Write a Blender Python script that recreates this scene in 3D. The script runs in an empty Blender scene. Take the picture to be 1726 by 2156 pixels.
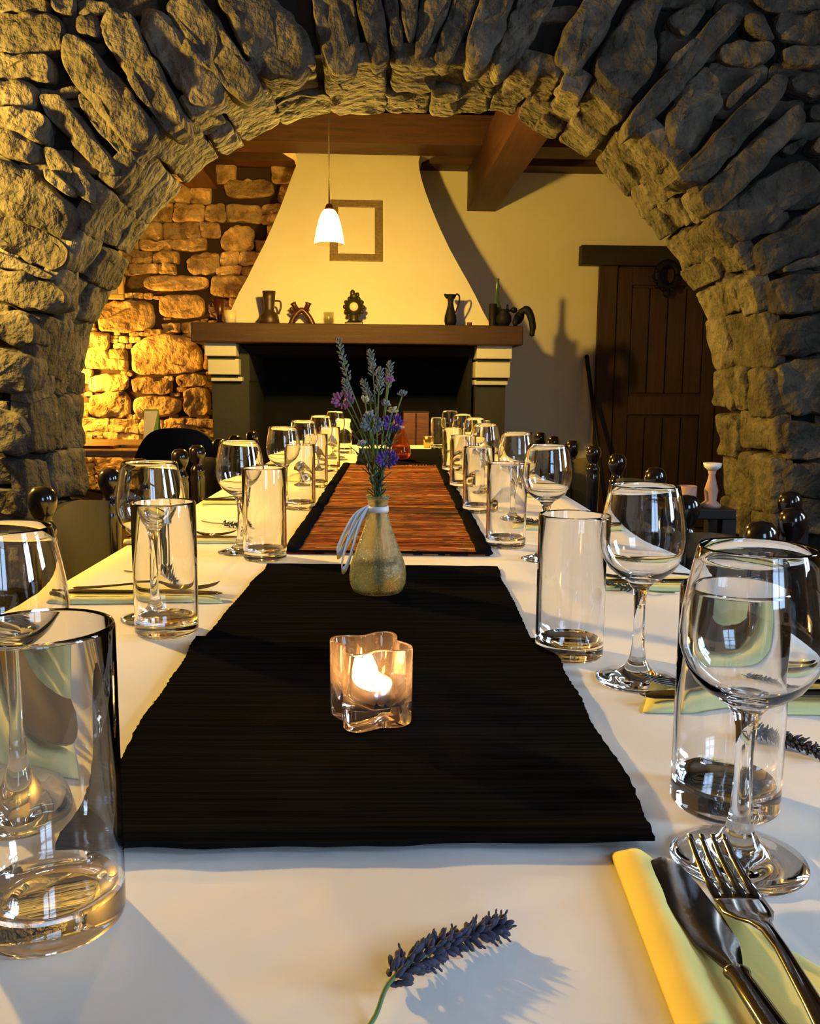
import bpy, bmesh, math, random
from mathutils import Vector, Matrix, noise
PI = math.pi
C = bpy.context.scene.collection
sc = bpy.context.scene
# ------------------------------------------------------------------ camera
FPX, CX, CY = 1861.0, 863.0, 1078.0
CAM = Vector((0, 0, 1.025))
PITCH = math.atan(256/FPX); YAW = math.atan(42.8/FPX); ROLL = math.radians(0.45)
Fw = Vector((math.sin(YAW)*math.cos(PITCH), math.cos(YAW)*math.cos(PITCH), -math.sin(PITCH)))
R0 = Fw.cross(Vector((0, 0, 1))).normalized(); U0 = R0.cross(Fw)
Rt = R0*math.cos(ROLL) + U0*math.sin(ROLL); Up = Rt.cross(Fw)
Rt, Up = Rt, Up
cam = bpy.data.cameras.new('camera'); cam_o = bpy.data.objects.new('camera', cam); C.objects.link(cam_o)
cam.sensor_fit = 'HORIZONTAL'; cam.sensor_width = 36; cam.lens = FPX/1726*36; cam.clip_start = 0.01
cam_o.matrix_world = Matrix((( Rt.x, Up.x, -Fw.x, CAM.x), (Rt.y, Up.y, -Fw.y, CAM.y), (Rt.z, Up.z, -Fw.z, CAM.z), (0, 0, 0, 1)))
sc.camera = cam_o
# ------------------------------------------------------------------ world, lights, exposure
w = bpy.data.worlds.new('world'); sc.world = w; w.use_nodes = True
w.node_tree.nodes['Background'].inputs[0].default_value = (0.45, 0.6, 1, 1)
w.node_tree.nodes['Background'].inputs[1].default_value = 0.35
sc.view_settings.view_transform = 'Standard'; sc.view_settings.look = 'None'
sc.view_settings.exposure = 0.0; sc.view_settings.gamma = 1.0; sc.view_settings.use_curve_mapping = False
cy = sc.cycles
cy.use_denoising = True; cy.max_bounces = 14; cy.transmission_bounces = 12; cy.glossy_bounces = 6
cy.diffuse_bounces = 3; cy.transparent_max_bounces = 12; cy.sample_clamp_indirect = 40.0; cy.blur_glossy = 0.6
WARM = (1.0, 0.58, 0.085)
PEND_STR, SCONCE_STR, NOOK_STR = 2900.0, 330.0, 150.0
def area(name, loc, rot, sx, sy, power, col):
    l = bpy.data.lights.new(name, 'AREA'); l.shape = 'RECTANGLE'; l.size = sx; l.size_y = sy
    l.energy = power; l.color = col
    o = bpy.data.objects.new(name, l); C.objects.link(o); o.location = loc; o.rotation_euler = rot
    return o
# daylight outside the two windows of the near room (right wall)
area('window_daylight', (2.42, 0.05, 1.65), (0, PI/2, 0), 1.15, 0.5, 66, (0.52, 0.74, 1.0))
area('window_daylight', (2.42, 1.45, 1.65), (0, PI/2, 0), 1.15, 0.5, 40, (0.75, 0.88, 1.0))
area('window_daylight', (0.9, -1.72, 1.65), (PI/2, 0, 0), 0.9, 1.15, 36, (0.46, 0.68, 1.0))

# ------------------------------------------------------------------ pixel helpers (give real world points)
def ray(px, py):
    return (Fw*FPX + Rt*(px-CX) - Up*(py-CY)).normalized()
def atY(px, py, Y):
    d = ray(px, py); return CAM + d*((Y-CAM.y)/d.y)
def atZ(px, py, z=0.752):
    d = ray(px, py); return CAM + d*((z-CAM.z)/d.z)
AL = math.radians(1.6)
WU = Vector((math.cos(AL), math.sin(AL), 0)); WN = Vector((-math.sin(AL), math.cos(AL), 0))
def atW(px, py, d):
    r = ray(px, py); p = CAM + r*((d - CAM.dot(WN))/r.dot(WN)); return p.dot(WU), p.z
def wp(u, d, z): return WU*u + WN*d + Vector((0, 0, z))

# ------------------------------------------------------------------ materials
def mat(name, col, rough=0.6, metal=0.0, **k):
    m = bpy.data.materials.new(name); m.use_nodes = True
    nt = m.node_tree; b = nt.nodes['Principled BSDF']
    b.inputs['Base Color'].default_value = (*col, 1); b.inputs['Roughness'].default_value = rough
    b.inputs['Metallic'].default_value = metal
    if 'coat' in k: b.inputs['Coat Weight'].default_value = k['coat']
    if 'spec' in k: b.inputs['Specular IOR Level'].default_value = k['spec']
    if 'trans' in k: b.inputs['Transmission Weight'].default_value = k['trans']
    if 'ior' in k: b.inputs['IOR'].default_value = k['ior']
    if 'emit' in k:
        b.inputs['Emission Color'].default_value = (*k['emit'][0], 1); b.inputs['Emission Strength'].default_value = k['emit'][1]
    tc = nt.nodes.new('ShaderNodeTexCoord'); coord = tc.outputs['Object']
    if k.get('world'):
        g = nt.nodes.new('ShaderNodeNewGeometry'); coord = g.outputs['Position']
    if 'scale' in k:
        mp = nt.nodes.new('ShaderNodeMapping'); nt.links.new(coord, mp.inputs[0]); mp.inputs['Scale'].default_value = k['scale']; coord = mp.outputs[0]
    if 'cols' in k or 'bump' in k:
        n = nt.nodes.new('ShaderNodeTexNoise'); n.inputs['Scale'].default_value = k.get('ns', 12); n.inputs['Detail'].default_value = k.get('nd', 8)
        n.inputs['Roughness'].default_value = 0.65
        nt.links.new(coord, n.inputs['Vector'])
    if 'cols' in k:
        r = nt.nodes.new('ShaderNodeValToRGB'); cols = k['cols']
        while len(r.color_ramp.elements) < len(cols): r.color_ramp.elements.new(0.5)
        for i, c in enumerate(cols):
            e = r.color_ramp.elements[i]; e.position = 0.3 + 0.4*i/(len(cols)-1); e.color = (*c, 1)
        if k.get('const'): r.color_ramp.interpolation = 'CONSTANT'
        nt.links.new(n.outputs['Fac'], r.inputs[0]); out = r.outputs[0]
        if k.get('rand'):
            oi = nt.nodes.new('ShaderNodeObjectInfo'); mr = nt.nodes.new('ShaderNodeMapRange')
            mr.inputs['To Min'].default_value = 1-k['rand']; mr.inputs['To Max'].default_value = 1+k['rand']
            nt.links.new(oi.outputs['Random'], mr.inputs[0])
            hs = nt.nodes.new('ShaderNodeHueSaturation'); nt.links.new(out, hs.inputs['Color']); nt.links.new(mr.outputs[0], hs.inputs['Value'])
            out = hs.outputs[0]
        nt.links.new(out, b.inputs['Base Color'])
    if 'bump' in k:
        bp = nt.nodes.new('ShaderNodeBump'); bp.inputs['Strength'].default_value = k['bump']; bp.inputs['Distance'].default_value = k.get('bd', 0.01)
        n2 = nt.nodes.new('ShaderNodeTexNoise'); n2.inputs['Scale'].default_value = k.get('bs', 40); n2.inputs['Detail'].default_value = 6
        nt.links.new(coord, n2.inputs['Vector'])
        nt.links.new(n2.outputs['Fac'], bp.inputs['Height']); nt.links.new(bp.outputs[0], b.inputs['Normal'])
    return m
M = {}
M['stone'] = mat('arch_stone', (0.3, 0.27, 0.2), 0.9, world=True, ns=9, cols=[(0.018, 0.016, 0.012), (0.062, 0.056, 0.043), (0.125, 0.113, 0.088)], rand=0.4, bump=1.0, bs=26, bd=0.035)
M['stone_back'] = mat('back_stone', (0.4, 0.33, 0.2), 0.9, world=True, ns=8, cols=[(0.14, 0.085, 0.04), (0.42, 0.28, 0.14), (0.56, 0.42, 0.24)], rand=0.35, bump=1.0, bs=24, bd=0.03)
M['mortar'] = mat('arch_mortar', (0.012, 0.01, 0.008), 0.95, bump=0.5)
M['mortar_back'] = mat('back_mortar', (0.035, 0.02, 0.01), 0.95, bump=0.5)
M['plaster'] = mat('plaster', (0.62, 0.58, 0.46), 0.85, world=True, ns=2, cols=[(0.74, 0.70, 0.54), (0.82, 0.78, 0.62)], bump=0.25, bs=14, bd=0.01)
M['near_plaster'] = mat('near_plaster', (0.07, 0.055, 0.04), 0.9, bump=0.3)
M['floor'] = mat('floor_wood', (0.14, 0.08, 0.04), 0.5, world=True, scale=(8, 1, 1), ns=3, cols=[(0.04, 0.022, 0.012), (0.10, 0.06, 0.03)])
M['beam'] = mat('beam_wood', (0.09, 0.03, 0.012), 0.55, world=True, scale=(1, 14, 14), ns=3, cols=[(0.018, 0.005, 0.002), (0.08, 0.022, 0.007)], bump=0.3)
M['beam_y'] = mat('beam_wood_long', (0.09, 0.03, 0.012), 0.55, world=True, scale=(14, 1, 14), ns=3, cols=[(0.018, 0.005, 0.002), (0.08, 0.022, 0.007)], bump=0.3)
M['mantel'] = mat('mantel_wood', (0.09, 0.03, 0.012), 0.55, world=True, scale=(1, 12, 18), ns=3, cols=[(0.02, 0.007, 0.003), (0.06, 0.02, 0.007)], bump=0.3)
M['door'] = mat('door_wood', (0.09, 0.035, 0.015), 0.6, world=True, scale=(16, 16, 1.2), ns=3, cols=[(0.012, 0.004, 0.0015), (0.05, 0.016, 0.004)], bump=0.3)
M['dark_wood'] = mat('dark_wood', (0.02, 0.013, 0.01), 0.6, world=True, scale=(1, 10, 10), ns=3, cols=[(0.008, 0.005, 0.004), (0.02, 0.012, 0.008)])
M['box_wood'] = mat('box_wood', (0.12, 0.04, 0.015), 0.5, scale=(3, 3, 30), ns=3, cols=[(0.1, 0.035, 0.012), (0.2, 0.08, 0.03)])
M['soot'] = mat('soot', (0.004, 0.004, 0.004), 0.95)
M['pier'] = mat('pier_paint', (0.03, 0.034, 0.03), 0.8, bump=0.2)
M['corbel'] = mat('corbel_paint', (0.66, 0.66, 0.56), 0.8)
M['chair'] = mat('chair_wood', (0.008, 0.005, 0.005), 0.16, coat=0.6)
M['leather'] = mat('chair_leather', (0.005, 0.007, 0.010), 0.4, spec=.35, bump=0.25, bs=120, bd=0.002)
M['cloth'] = mat('white_cloth', (0.80, 0.78, 0.76), 0.85, world=True, bump=0.35, bs=7, bd=0.012)
M['mat'] = mat('dark_cloth', (0.008, 0.008, 0.009), 0.95, world=True, spec=0.0, scale=(6, 260, 1), ns=1, cols=[(0.003, 0.003, 0.003), (0.011, 0.010, 0.009)], bump=0.7, bs=1.2, bd=0.002)
M['border'] = mat('dark_border', (0.008, 0.008, 0.011), 0.95, spec=0.0, bump=0.6, bs=150, bd=0.003)
M['rug'] = mat('rag_weave', (0.3, 0.1, 0.03), 0.95, world=True, spec=0.1, scale=(2.2, 25, 1), ns=2.2, nd=1.5, const=True,
    cols=[(0.01, 0.006, 0.004), (0.12, 0.02, 0.006), (0.012, 0.007, 0.005), (0.30, 0.018, 0.01), (0.04, 0.016, 0.006), (0.34, 0.09, 0.016), (0.02, 0.01, 0.005), (0.5, 0.22, 0.045), (0.07, 0.02, 0.01), (0.38, 0.03, 0.012), (0.6, 0.45, 0.26)], bump=1.0, bs=3, bd=0.006)
M['glass'] = mat('clear_glass', (1, 1, 1), 0.0, trans=1.0, ior=1.5)
M['vase_glass'] = mat('speckled_glass', (0.86, 0.93, 0.84), 0.08, trans=1.0, ior=1.45, bump=0.5, bs=260, bd=0.001)
M['glow_tint_glass'] = mat('glow_tint_glass', (0.9, 0.62, 0.4), 0.06, trans=1.0, ior=1.45)
M['water'] = mat('water', (0.95, 0.95, 0.72), 0.0, trans=1.0, ior=1.33)
M['steel'] = mat('steel', (0.24, 0.225, 0.21), 0.12, 1.0)
M['napkin'] = mat('yellow_paper', (0.86, 0.72, 0.22), 0.8, bump=0.2, bs=300, bd=0.0006)
M['napkin_l'] = mat('lime_paper', (0.78, 0.78, 0.36), 0.8, bump=0.2, bs=300, bd=0.0006)
M['lav'] = mat('lavender_bud', (0.035, 0.04, 0.07), 0.8, ns=200, cols=[(0.02, 0.03, 0.03), (0.07, 0.06, 0.12)])
M['lavg'] = mat('grey_bud', (0.18, 0.2, 0.16), 0.8, ns=200, cols=[(0.1, 0.13, 0.1), (0.28, 0.28, 0.28)])
M['stem'] = mat('green_stem', (0.10, 0.17, 0.05), 0.7)
M['leaf'] = mat('dark_leaf', (0.035, 0.06, 0.025), 0.7)
M['dark_stem'] = mat('dark_stem', (0.05, 0.05, 0.03), 0.7)
M['pink'] = mat('pink_petal', (0.38, 0.12, 0.26), 0.7)
M['purple'] = mat('purple_petal', (0.12, 0.05, 0.3), 0.7)
M['cream_petal'] = mat('cream_petal', (0.5, 0.42, 0.2), 0.6)
M['white_petal'] = mat('pale_petal', (0.3, 0.3, 0.26), 0.6)
M['ribbon'] = mat('white_ribbon', (0.85, 0.85, 0.88), 0.4, trans=0.25)
M['wax'] = mat('wax', (0.95, 0.85, 0.7), 0.4, emit=((1, 0.48, 0.16), 3.5))  # own emission stands in for flame light soaking through the wax
M['cream_wax'] = mat('cream_wax', (0.85, 0.75, 0.5), 0.5)
M['tin'] = mat('tealight_tin', (0.75, 0.72, 0.7), 0.3, 1.0)
M['flame'] = mat('flame', (0, 0, 0), 1, emit=((1, 0.62, 0.22), 260))
M['black'] = mat('black_matte', (0.006, 0.006, 0.007), 0.6, spec=.2)
M['iron'] = mat('iron', (0.015, 0.013, 0.012), 0.45, 0.6)
M['clay'] = mat('dark_clay', (0.06, 0.03, 0.014), 0.45, ns=30, cols=[(0.02, 0.01, 0.005), (0.045, 0.02, 0.01)])
M['red_clay'] = mat('red_clay', (0.06, 0.014, 0.007), 0.35)
M['bronze'] = mat('bronze', (0.035, 0.03, 0.012), 0.4, 0.4)
M['cream'] = mat('cream_ceramic', (0.7, 0.62, 0.42), 0.4)
M['white_cer'] = mat('white_ceramic', (0.9, 0.9, 0.92), 0.3)
M['pink_cer'] = mat('pinkish_ceramic', (0.45, 0.28, 0.24), 0.5)
M['green_glass'] = mat('dark_green_glass', (0.05, 0.09, 0.06), 0.15)
M['frame'] = mat('picture_frame', (0.2, 0.15, 0.07), 0.5, scale=(8, 8, 8), ns=6, cols=[(0.14, 0.1, 0.05), (0.28, 0.2, 0.1)])
M['paper'] = mat('cream_paper', (0.78, 0.74, 0.6), 0.8)
M['print'] = mat('brown_print', (0.3, 0.2, 0.08), 0.8)
M['gold_frame'] = mat('gold_frame', (0.5, 0.35, 0.12), 0.4)
M['green_card'] = mat('green_card', (0.16, 0.28, 0.05), 0.6)
M['side_wood'] = mat('side_table_wood', (0.3, 0.15, 0.05), 0.5, scale=(2, 20, 20), ns=3, cols=[(0.2, 0.09, 0.03), (0.4, 0.22, 0.09)])
M['cord'] = mat('cord', (0.03, 0.02, 0.012), 0.6)
M['brass'] = mat('brass', (0.5, 0.33, 0.1), 0.3, 1.0)
M['bulb'] = mat('bulb_lit', (0, 0, 0), 1, emit=(WARM, PEND_STR))
M['sconce_bulb'] = mat('sconce_bulb_lit', (0, 0, 0), 1, emit=((1.0, 0.58, 0.09), SCONCE_STR*10))
M['nook_bulb'] = mat('nook_bulb_lit', (0, 0, 0), 1, emit=((1.0, 0.47, 0.05), NOOK_STR*10))
def shade_mat():
    m = bpy.data.materials.new('frosted_shade'); m.use_nodes = True; nt = m.node_tree; nt.nodes.clear()
    o = nt.nodes.new('ShaderNodeOutputMaterial'); t = nt.nodes.new('ShaderNodeBsdfTransparent'); s = nt.nodes.new('ShaderNodeBsdfTranslucent')
    t.inputs[0].default_value = (1, 1, 1, 1); s.inputs[0].default_value = (1, 0.95, 0.85, 1)
    mx = nt.nodes.new('ShaderNodeMixShader'); mx.inputs[0].default_value = 0.22
    nt.links.new(t.outputs[0], mx.inputs[1]); nt.links.new(s.outputs[0], mx.inputs[2]); nt.links.new(mx.outputs[0], o.inputs[0])
    return m
M['shade'] = shade_mat()
def mixed(name, gcol, rough, ior, tcol, fac, bump=0, scol=None, vscale=900):
    m = bpy.data.materials.new(name); m.use_nodes = True; nt = m.node_tree; nt.nodes.clear(); N = nt.nodes.new; L = nt.links.new
    o = N('ShaderNodeOutputMaterial'); g = N('ShaderNodeBsdfGlass'); g.inputs['Color'].default_value = (*gcol, 1); g.inputs['Roughness'].default_value = rough; g.inputs['IOR'].default_value = ior
    t = N('ShaderNodeBsdfTranslucent'); t.inputs[0].default_value = (*tcol, 1); d = N('ShaderNodeBsdfDiffuse'); d.inputs[0].default_value = (*tcol, 1)
    a = N('ShaderNodeMixShader'); a.inputs[0].default_value = .35; L(t.outputs[0], a.inputs[1]); L(d.outputs[0], a.inputs[2])
    mx = N('ShaderNodeMixShader'); mx.inputs[0].default_value = fac; L(g.outputs[0], mx.inputs[1]); L(a.outputs[0], mx.inputs[2]); L(mx.outputs[0], o.inputs[0])
    if bump:
        tc = N('ShaderNodeTexCoord'); v = N('ShaderNodeTexVoronoi'); v.inputs['Scale'].default_value = vscale; L(tc.outputs['Object'], v.inputs['Vector'])
        b = N('ShaderNodeBump'); b.inputs['Strength'].default_value = bump; b.inputs['Distance'].default_value = .0012; L(v.outputs['Distance'], b.inputs['Height']); L(b.outputs[0], g.inputs['Normal'])
        mr = N('ShaderNodeMapRange'); mr.inputs['From Min'].default_value = .5; mr.inputs['From Max'].default_value = .66; mr.inputs['To Min'].default_value = fac*.3; mr.inputs['To Max'].default_value = min(1, fac*5)
        L(v.outputs['Distance'], mr.inputs[0]); L(mr.outputs[0], mx.inputs[0])
    return m
M['vase_glass'] = mixed('speckled_glass', (.97, .96, .84), .03, 1.4, (.75, .8, .6), .025, .35)
M['glow_tint_glass'] = mixed('glow_tint_glass', (.95, .7, .5), .06, 1.4, (.9, .45, .2), .05)  # amber tint stands in for candle light glowing through vase and water
M['candle_glass'] = mixed('candle_glass', (1, .96, .93), .0, 1.45, (1, .70, .5), .035)
def thin():
    m = bpy.data.materials.new('thin_glass'); m.use_nodes = True; nt = m.node_tree; nt.nodes.clear()
    o = nt.nodes.new('ShaderNodeOutputMaterial'); t = nt.nodes.new('ShaderNodeBsdfTransparent'); s = nt.nodes.new('ShaderNodeBsdfGlossy'); s.inputs['Roughness'].default_value = .1
    t.inputs[0].default_value = (.9, .88, .8, 1); mx = nt.nodes.new('ShaderNodeMixShader'); mx.inputs[0].default_value = 0.12
    nt.links.new(t.outputs[0], mx.inputs[1]); nt.links.new(s.outputs[0], mx.inputs[2]); nt.links.new(mx.outputs[0], o.inputs[0]); return m
M['thin_glass'] = thin()

# ------------------------------------------------------------------ object helpers
def mk(name, verts, faces, m, parent=None, smooth=True, loc=None, rc=True):
    me = bpy.data.meshes.new(name); vv = [Vector(v) for v in verts]
    if loc is not None: vv = [v-Vector(loc) for v in vv]
    me.from_pydata([tuple(v) for v in vv], [], faces); me.update()
    if rc:
        bm = bmesh.new(); bm.from_mesh(me); bmesh.ops.recalc_face_normals(bm, faces=bm.faces); bm.to_mesh(me); bm.free()
    if smooth:
        for p in me.polygons: p.use_smooth = True
    me.materials.append(M[m] if isinstance(m, str) else m)
    o = bpy.data.objects.new(name, me); C.objects.link(o)
    if loc is not None: o.location = loc
    if parent: o.parent = parent
    return o
def sharp(o, ang=35):
    me = o.data
    bm = bmesh.new(); bm.from_mesh(me)
    for e in bm.edges:
        if len(e.link_faces) == 2 and e.calc_face_angle() > math.radians(ang): e.smooth = False
    bm.to_mesh(me); bm.free(); return o
def empty(name, loc, rz=0, label=None, cat=None, group=None, kind=None):
    o = bpy.data.objects.new(name, None); C.objects.link(o); o.location = loc; o.rotation_euler = (0, 0, rz); o.empty_display_size = 0.05
    tag(o, label, cat, group, kind); return o
def tag(o, label=None, cat=None, group=None, kind=None):
    if label: o['label'] = label
    if cat: o['category'] = cat
    if group: o['group'] = group
    if kind: o['kind'] = kind
    return o
class MB:
    def __init__(s): s.v = []; s.f = []
    def add(s, v, f):
        n = len(s.v); s.v += [Vector(x) for x in v]; s.f += [tuple(i+n for i in q) for q in f]; return s
    def box(s, x0, x1, y0, y1, z0, z1, fn=None):
        v = [Vector((x, y, z)) for z in (z0, z1) for y in (y0, y1) for x in (x0, x1)]
        if fn: v = [fn(*p) for p in v]
        return s.add(v, [(0, 2, 3, 1), (4, 5, 7, 6), (0, 1, 5, 4), (2, 6, 7, 3), (0, 4, 6, 2), (1, 3, 7, 5)])
    def lathe(s, prof, n=32, T=None, closed=False):
        v = []; f = []; rings = []
        for r, z in prof:
            if r < 1e-6: rings.append([len(v)]); v.append(Vector((0, 0, z)))
            else:
                rings.append(list(range(len(v), len(v)+n)))
                v += [Vector((r*math.cos(2*PI*i/n), r*math.sin(2*PI*i/n), z)) for i in range(n)]
        for a, b in zip(rings, rings[1:]):
            for i in range(n):
                j = (i+1) % n
                if len(a) == 1 and len(b) == 1: continue
                if len(a) == 1: f.append((a[0], b[i], b[j]))
                elif len(b) == 1: f.append((a[i], a[j], b[0]))
                else: f.append((a[i], a[j], b[j], b[i]))
        if T: v = [T @ p for p in v]
        return s.add(v, f)
    def tube(s, pts, r, n=8, cap=True):
        pts = [Vector(p) for p in pts]; rs = r if isinstance(r, (list, tuple)) else [r]*len(pts)
        v = []; f = []; prev = None
        for i, p in enumerate(pts):
            d = (pts[min(i+1, len(pts)-1)] - pts[max(i-1, 0)]).normalized()
            if prev is None: a = d.orthogonal().normalized()
            else: a = (prev - d*prev.dot(d)).normalized()
            prev = a; b = d.cross(a)
            v += [p + (a*math.cos(2*PI*k/n) + b*math.sin(2*PI*k/n))*rs[i] for k in range(n)]
        for i in range(len(pts)-1):
            for k in range(n):
                j = (k+1) % n; f.append((i*n+k, i*n+j, (i+1)*n+j, (i+1)*n+k))
        if cap: f.append(tuple(range(n))); f.append(tuple(range((len(pts)-1)*n, len(pts)*n)))
        return s.add(v, f)
    def ball(s, c, rx, ry=None, rz=None, n=10, R=None):
        ry = ry or rx; rz = rz or rx; c = Vector(c); pr = [(math.sin(PI*i/(n-2)), -math.cos(PI*i/(n-2))) for i in range(n-1)]
        T = Matrix.Translation(c) @ (R.to_4x4() if R else Matrix.Identity(4)) @ Matrix.Diagonal((rx, ry, rz, 1))
        pr[0] = (0, -1); pr[-1] = (0, 1)
        return s.lathe(pr, n, T)
    def build(s, name, m, parent=None, smooth=True, loc=None, sh=None, rc=True):
        o = mk(name, s.v, s.f, m, parent, smooth, loc, rc)
        if sh: sharp(o, sh)
        return o
def bevel(o, wd=0.004, seg=2):
    b = o.modifiers.new('bevel', 'BEVEL'); b.width = wd; b.segments = seg; b.limit_method = 'ANGLE'; return o
def copy_tree(o, parent=None):
    c = o.copy(); C.objects.link(c); c.parent = parent
    for ch in list(o.children): copy_tree(ch, c)
    return c
def nz(x, y=0, z=0): return noise.noise(Vector((x, y, z)))
def smooth_path(pts, k=6):
    pts = [Vector(p) for p in pts]; P = [pts[0]] + pts + [pts[-1]]; out = []
    for i in range(1, len(P)-2):
        for j in range(k):
            t = j/k; a, b, c, d = P[i-1:i+3]
            out.append(0.5*((2*b) + (c-a)*t + (2*a-5*b+4*c-d)*t*t + (3*b-a-3*c+d)*t**3))
    out.append(pts[-1]); return out

# ------------------------------------------------------------------ stones
def chaikin(p, k=1):
    for _ in range(k):
        q = []
        for i in range(len(p)):
            a, b = Vector(p[i]), Vector(p[(i+1) % len(p)])
            q += [a*0.84+b*0.16, a*0.16+b*0.84]
        p = q
    return p
def resample(p, n):
    p = [Vector(x) for x in p]; L = [0]
    for i in range(len(p)): L.append(L[-1] + (p[(i+1) % len(p)]-p[i]).length)
    out = []; T = L[-1]; j = 0
    for i in range(n):
        s = T*i/n
        while L[j+1] < s: j += 1
        t = (s-L[j])/max(L[j+1]-L[j], 1e-9); out.append(p[j].lerp(p[(j+1) % len(p)], t))
    return out
def stone(poly, mp, proud, back, m, parent, seed, n=26, amp=1.0, name='stone', gap=0.006):
    p = resample(chaikin([Vector(q) for q in poly], 2), n)
    c = sum(p, Vector((0, 0)))/n
    wmin = min((q-c).length for q in p); w0 = wmin*0.9
    rings = [(0.0, -back), (0.0, proud*0.45), (0.045, proud*0.8), (0.14, proud*0.97), (0.38, proud*1.02), (0.72, proud*1.03)]
    V = []; F = []
    for ri, (k, h) in enumerate(rings):
        for q in p:
            d = (q-c); L = d.length; u = d/L
            L2 = L - gap - k*w0
            L2 += 0.012*amp*nz(q.x*22, q.y*22, seed) if ri > 0 else 0
            L2 = max(L2, 0.002)
            x = c + u*L2; hh = h
            if ri > 0:
                hh += amp*(0.016*nz(x.x*9, x.y*9, seed*1.7) + 0.012*nz(x.x*24, x.y*24, seed+5))*(0.5 if ri == 1 else 1)
                hh += amp*(proud*0.6*(abs(nz(x.x*6+seed, x.y*6, seed))-0.2) + 0.022*max(0, nz(x.x*11, x.y*11, seed*3)-0.05))
            V.append(mp(x.x, x.y, hh))
    for r in range(len(rings)-1):
        for i in range(n):
            j = (i+1) % n; F.append((r*n+i, r*n+j, (r+1)*n+j, (r+1)*n+i))
    F.append(tuple(range((len(rings)-1)*n, len(rings)*n)))
    loc = sum(V, Vector((0, 0, 0)))/len(V)
    return sharp(mk(name, V, F, m, parent, True, loc), 50)
def warp_rect(u0, u1, v0, v1, A=0.02, fr=5, seed=0):
    out = []
    def W(u, v): return Vector((u + A*nz(u*fr, v*fr, seed), v + A*nz(u*fr+31, v*fr+7, seed)))
    for a, b in (((u0, v0), (u1, v0)), ((u1, v0), (u1, v1)), ((u1, v1), (u0, v1)), ((u0, v1), (u0, v0))):
        for t in (0, 0.5): out.append(W(a[0]+(b[0]-a[0])*t, a[1]+(b[1]-a[1])*t))
    return out
def rubble(u0, u1, v0, v1, hs, ws, rnd):
    cells = []; v = v0
    while v < v1-0.02:
        h = rnd.uniform(*hs); 
        if v+h > v1-0.04: h = v1-v
        u = u0
        while u < u1-0.02:
            wd = rnd.uniform(*ws)*(0.6+h/hs[1]*0.6)
            if u+wd > u1-0.05: wd = u1-u
            r = rnd.random()
            if r < 0.22 and h > hs[0]*1.4: s = rnd.uniform(0.35, 0.65); cells += [(u, u+wd, v, v+h*s), (u, u+wd, v+h*s, v+h)]
            elif r < 0.3 and wd > 0.12: s = rnd.uniform(0.3, 0.7); cells += [(u, u+wd*s, v, v+h*0.5), (u+wd*s, u+wd, v, v+h*0.5), (u, u+wd, v+h*0.5, v+h)]
            else: cells.append((u, u+wd, v, v+h))
            u += wd
        v += h
    return cells
def inside(pt, poly):
    x, y = pt; r = False; n = len(poly)
    for i in range(n):
        a, b = poly[i], poly[(i+1) % n]
        if (a[1] > y) != (b[1] > y) and x < (b[0]-a[0])*(y-a[1])/(b[1]-a[1])+a[0]: r = not r
    return r

# ================================================================== THE STRUCTURE
YF, YR = 2.80, 3.30            # front and rear plane of the arched wall
rear_px = [(166, 1100), (170, 1000), (168, 900), (172, 800), (198, 690), (250, 575), (320, 460), (425, 350), (530, 288), (635, 245), (760, 232), (900, 232), (1050, 240),
           (1170, 285), (1265, 350), (1345, 435), (1400, 510), (1460, 600), (1492, 690), (1508, 790), (1518, 900), (1520, 1000), (1522, 1100)]
arc = [atY(x, y, YR) for x, y in rear_px]
arc = [Vector((arc[0].x, 0, 0))] + [Vector((p.x, 0, p.z)) for p in arc] + [Vector((arc[-1].x, 0, 0))]
arc = smooth_path(arc, 5)
AL_ = [0]
for a, b in zip(arc, arc[1:]): AL_.append(AL_[-1] + (b-a).length)
LT = AL_[-1]
def arc_at(s):
    s = max(0, min(LT-1e-6, s)); j = 0
    while AL_[j+1] < s: j += 1
    t = (s-AL_[j])/(AL_[j+1]-AL_[j]); p = arc[j].lerp(arc[j+1], t)
    a = arc[max(0, j-2)]; b = arc[min(len(arc)-1, j+3)]; d = (b-a).normalized()
    return p, Vector((d.z, 0, -d.x))      # inward normal (towards the opening)
# mortar core of the arched wall
XW0, XW1, ZT = -2.3, 2.3, 2.62
v = []; f = []; cen = Vector((0.03, 0, 0.95)); n = len(arc)
for p in arc:
    q = p + (p-cen).normalized()*0.03 if p.z > 0.05 else p + Vector((0.03 if p.x > 0 else -0.03, 0, 0))
    d = (q-cen)
    if p.z < 0.9: o = Vector((XW1 if p.x > 0 else XW0, 0, p.z))
    else:
        t = 1e9
        if abs(d.x) > 1e-5: t = min(t, ((XW1 if d.x > 0 else XW0)-cen.x)/d.x)
        if d.z > 1e-5: t = min(t, (ZT-cen.z)/d.z)
        o = cen + d*t
    for y in (YF+0.045, YR-0.02):
        v += [Vector((q.x, y, q.z)), Vector((o.x, y, o.z))]
for i in range(n-1):
    a = i*4; b = a+4
    f += [(a, b, b+1, a+1), (a+2, a+3, b+3, b+2), (a, a+2, b+2, b)]
for sx, i0 in ((XW0, 0), (XW1, 1)):
    k = len(v); v += [Vector((sx, YF+0.045, ZT)), Vector((sx, YR-0.02, ZT))]
wall_arch = mk('wall_arch', v, f, 'mortar', None, False)
tag(wall_arch, 'rough stone wall pierced by a wide round arch over the table', 'wall', kind='structure')
# upper corners of the core
mb = MB()
for sx in (-1, 1):
    mb.box(min(sx*1.5, sx*2.6), max(sx*1.5, sx*2.6), YF+0.05, YR-0.03, 2.0, 2.9)
mb.box(-2.6, 2.6, YF+0.05, YR-0.03, 2.42, 2.9)
mb.build('core_block', 'mortar', wall_arch, False)

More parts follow.
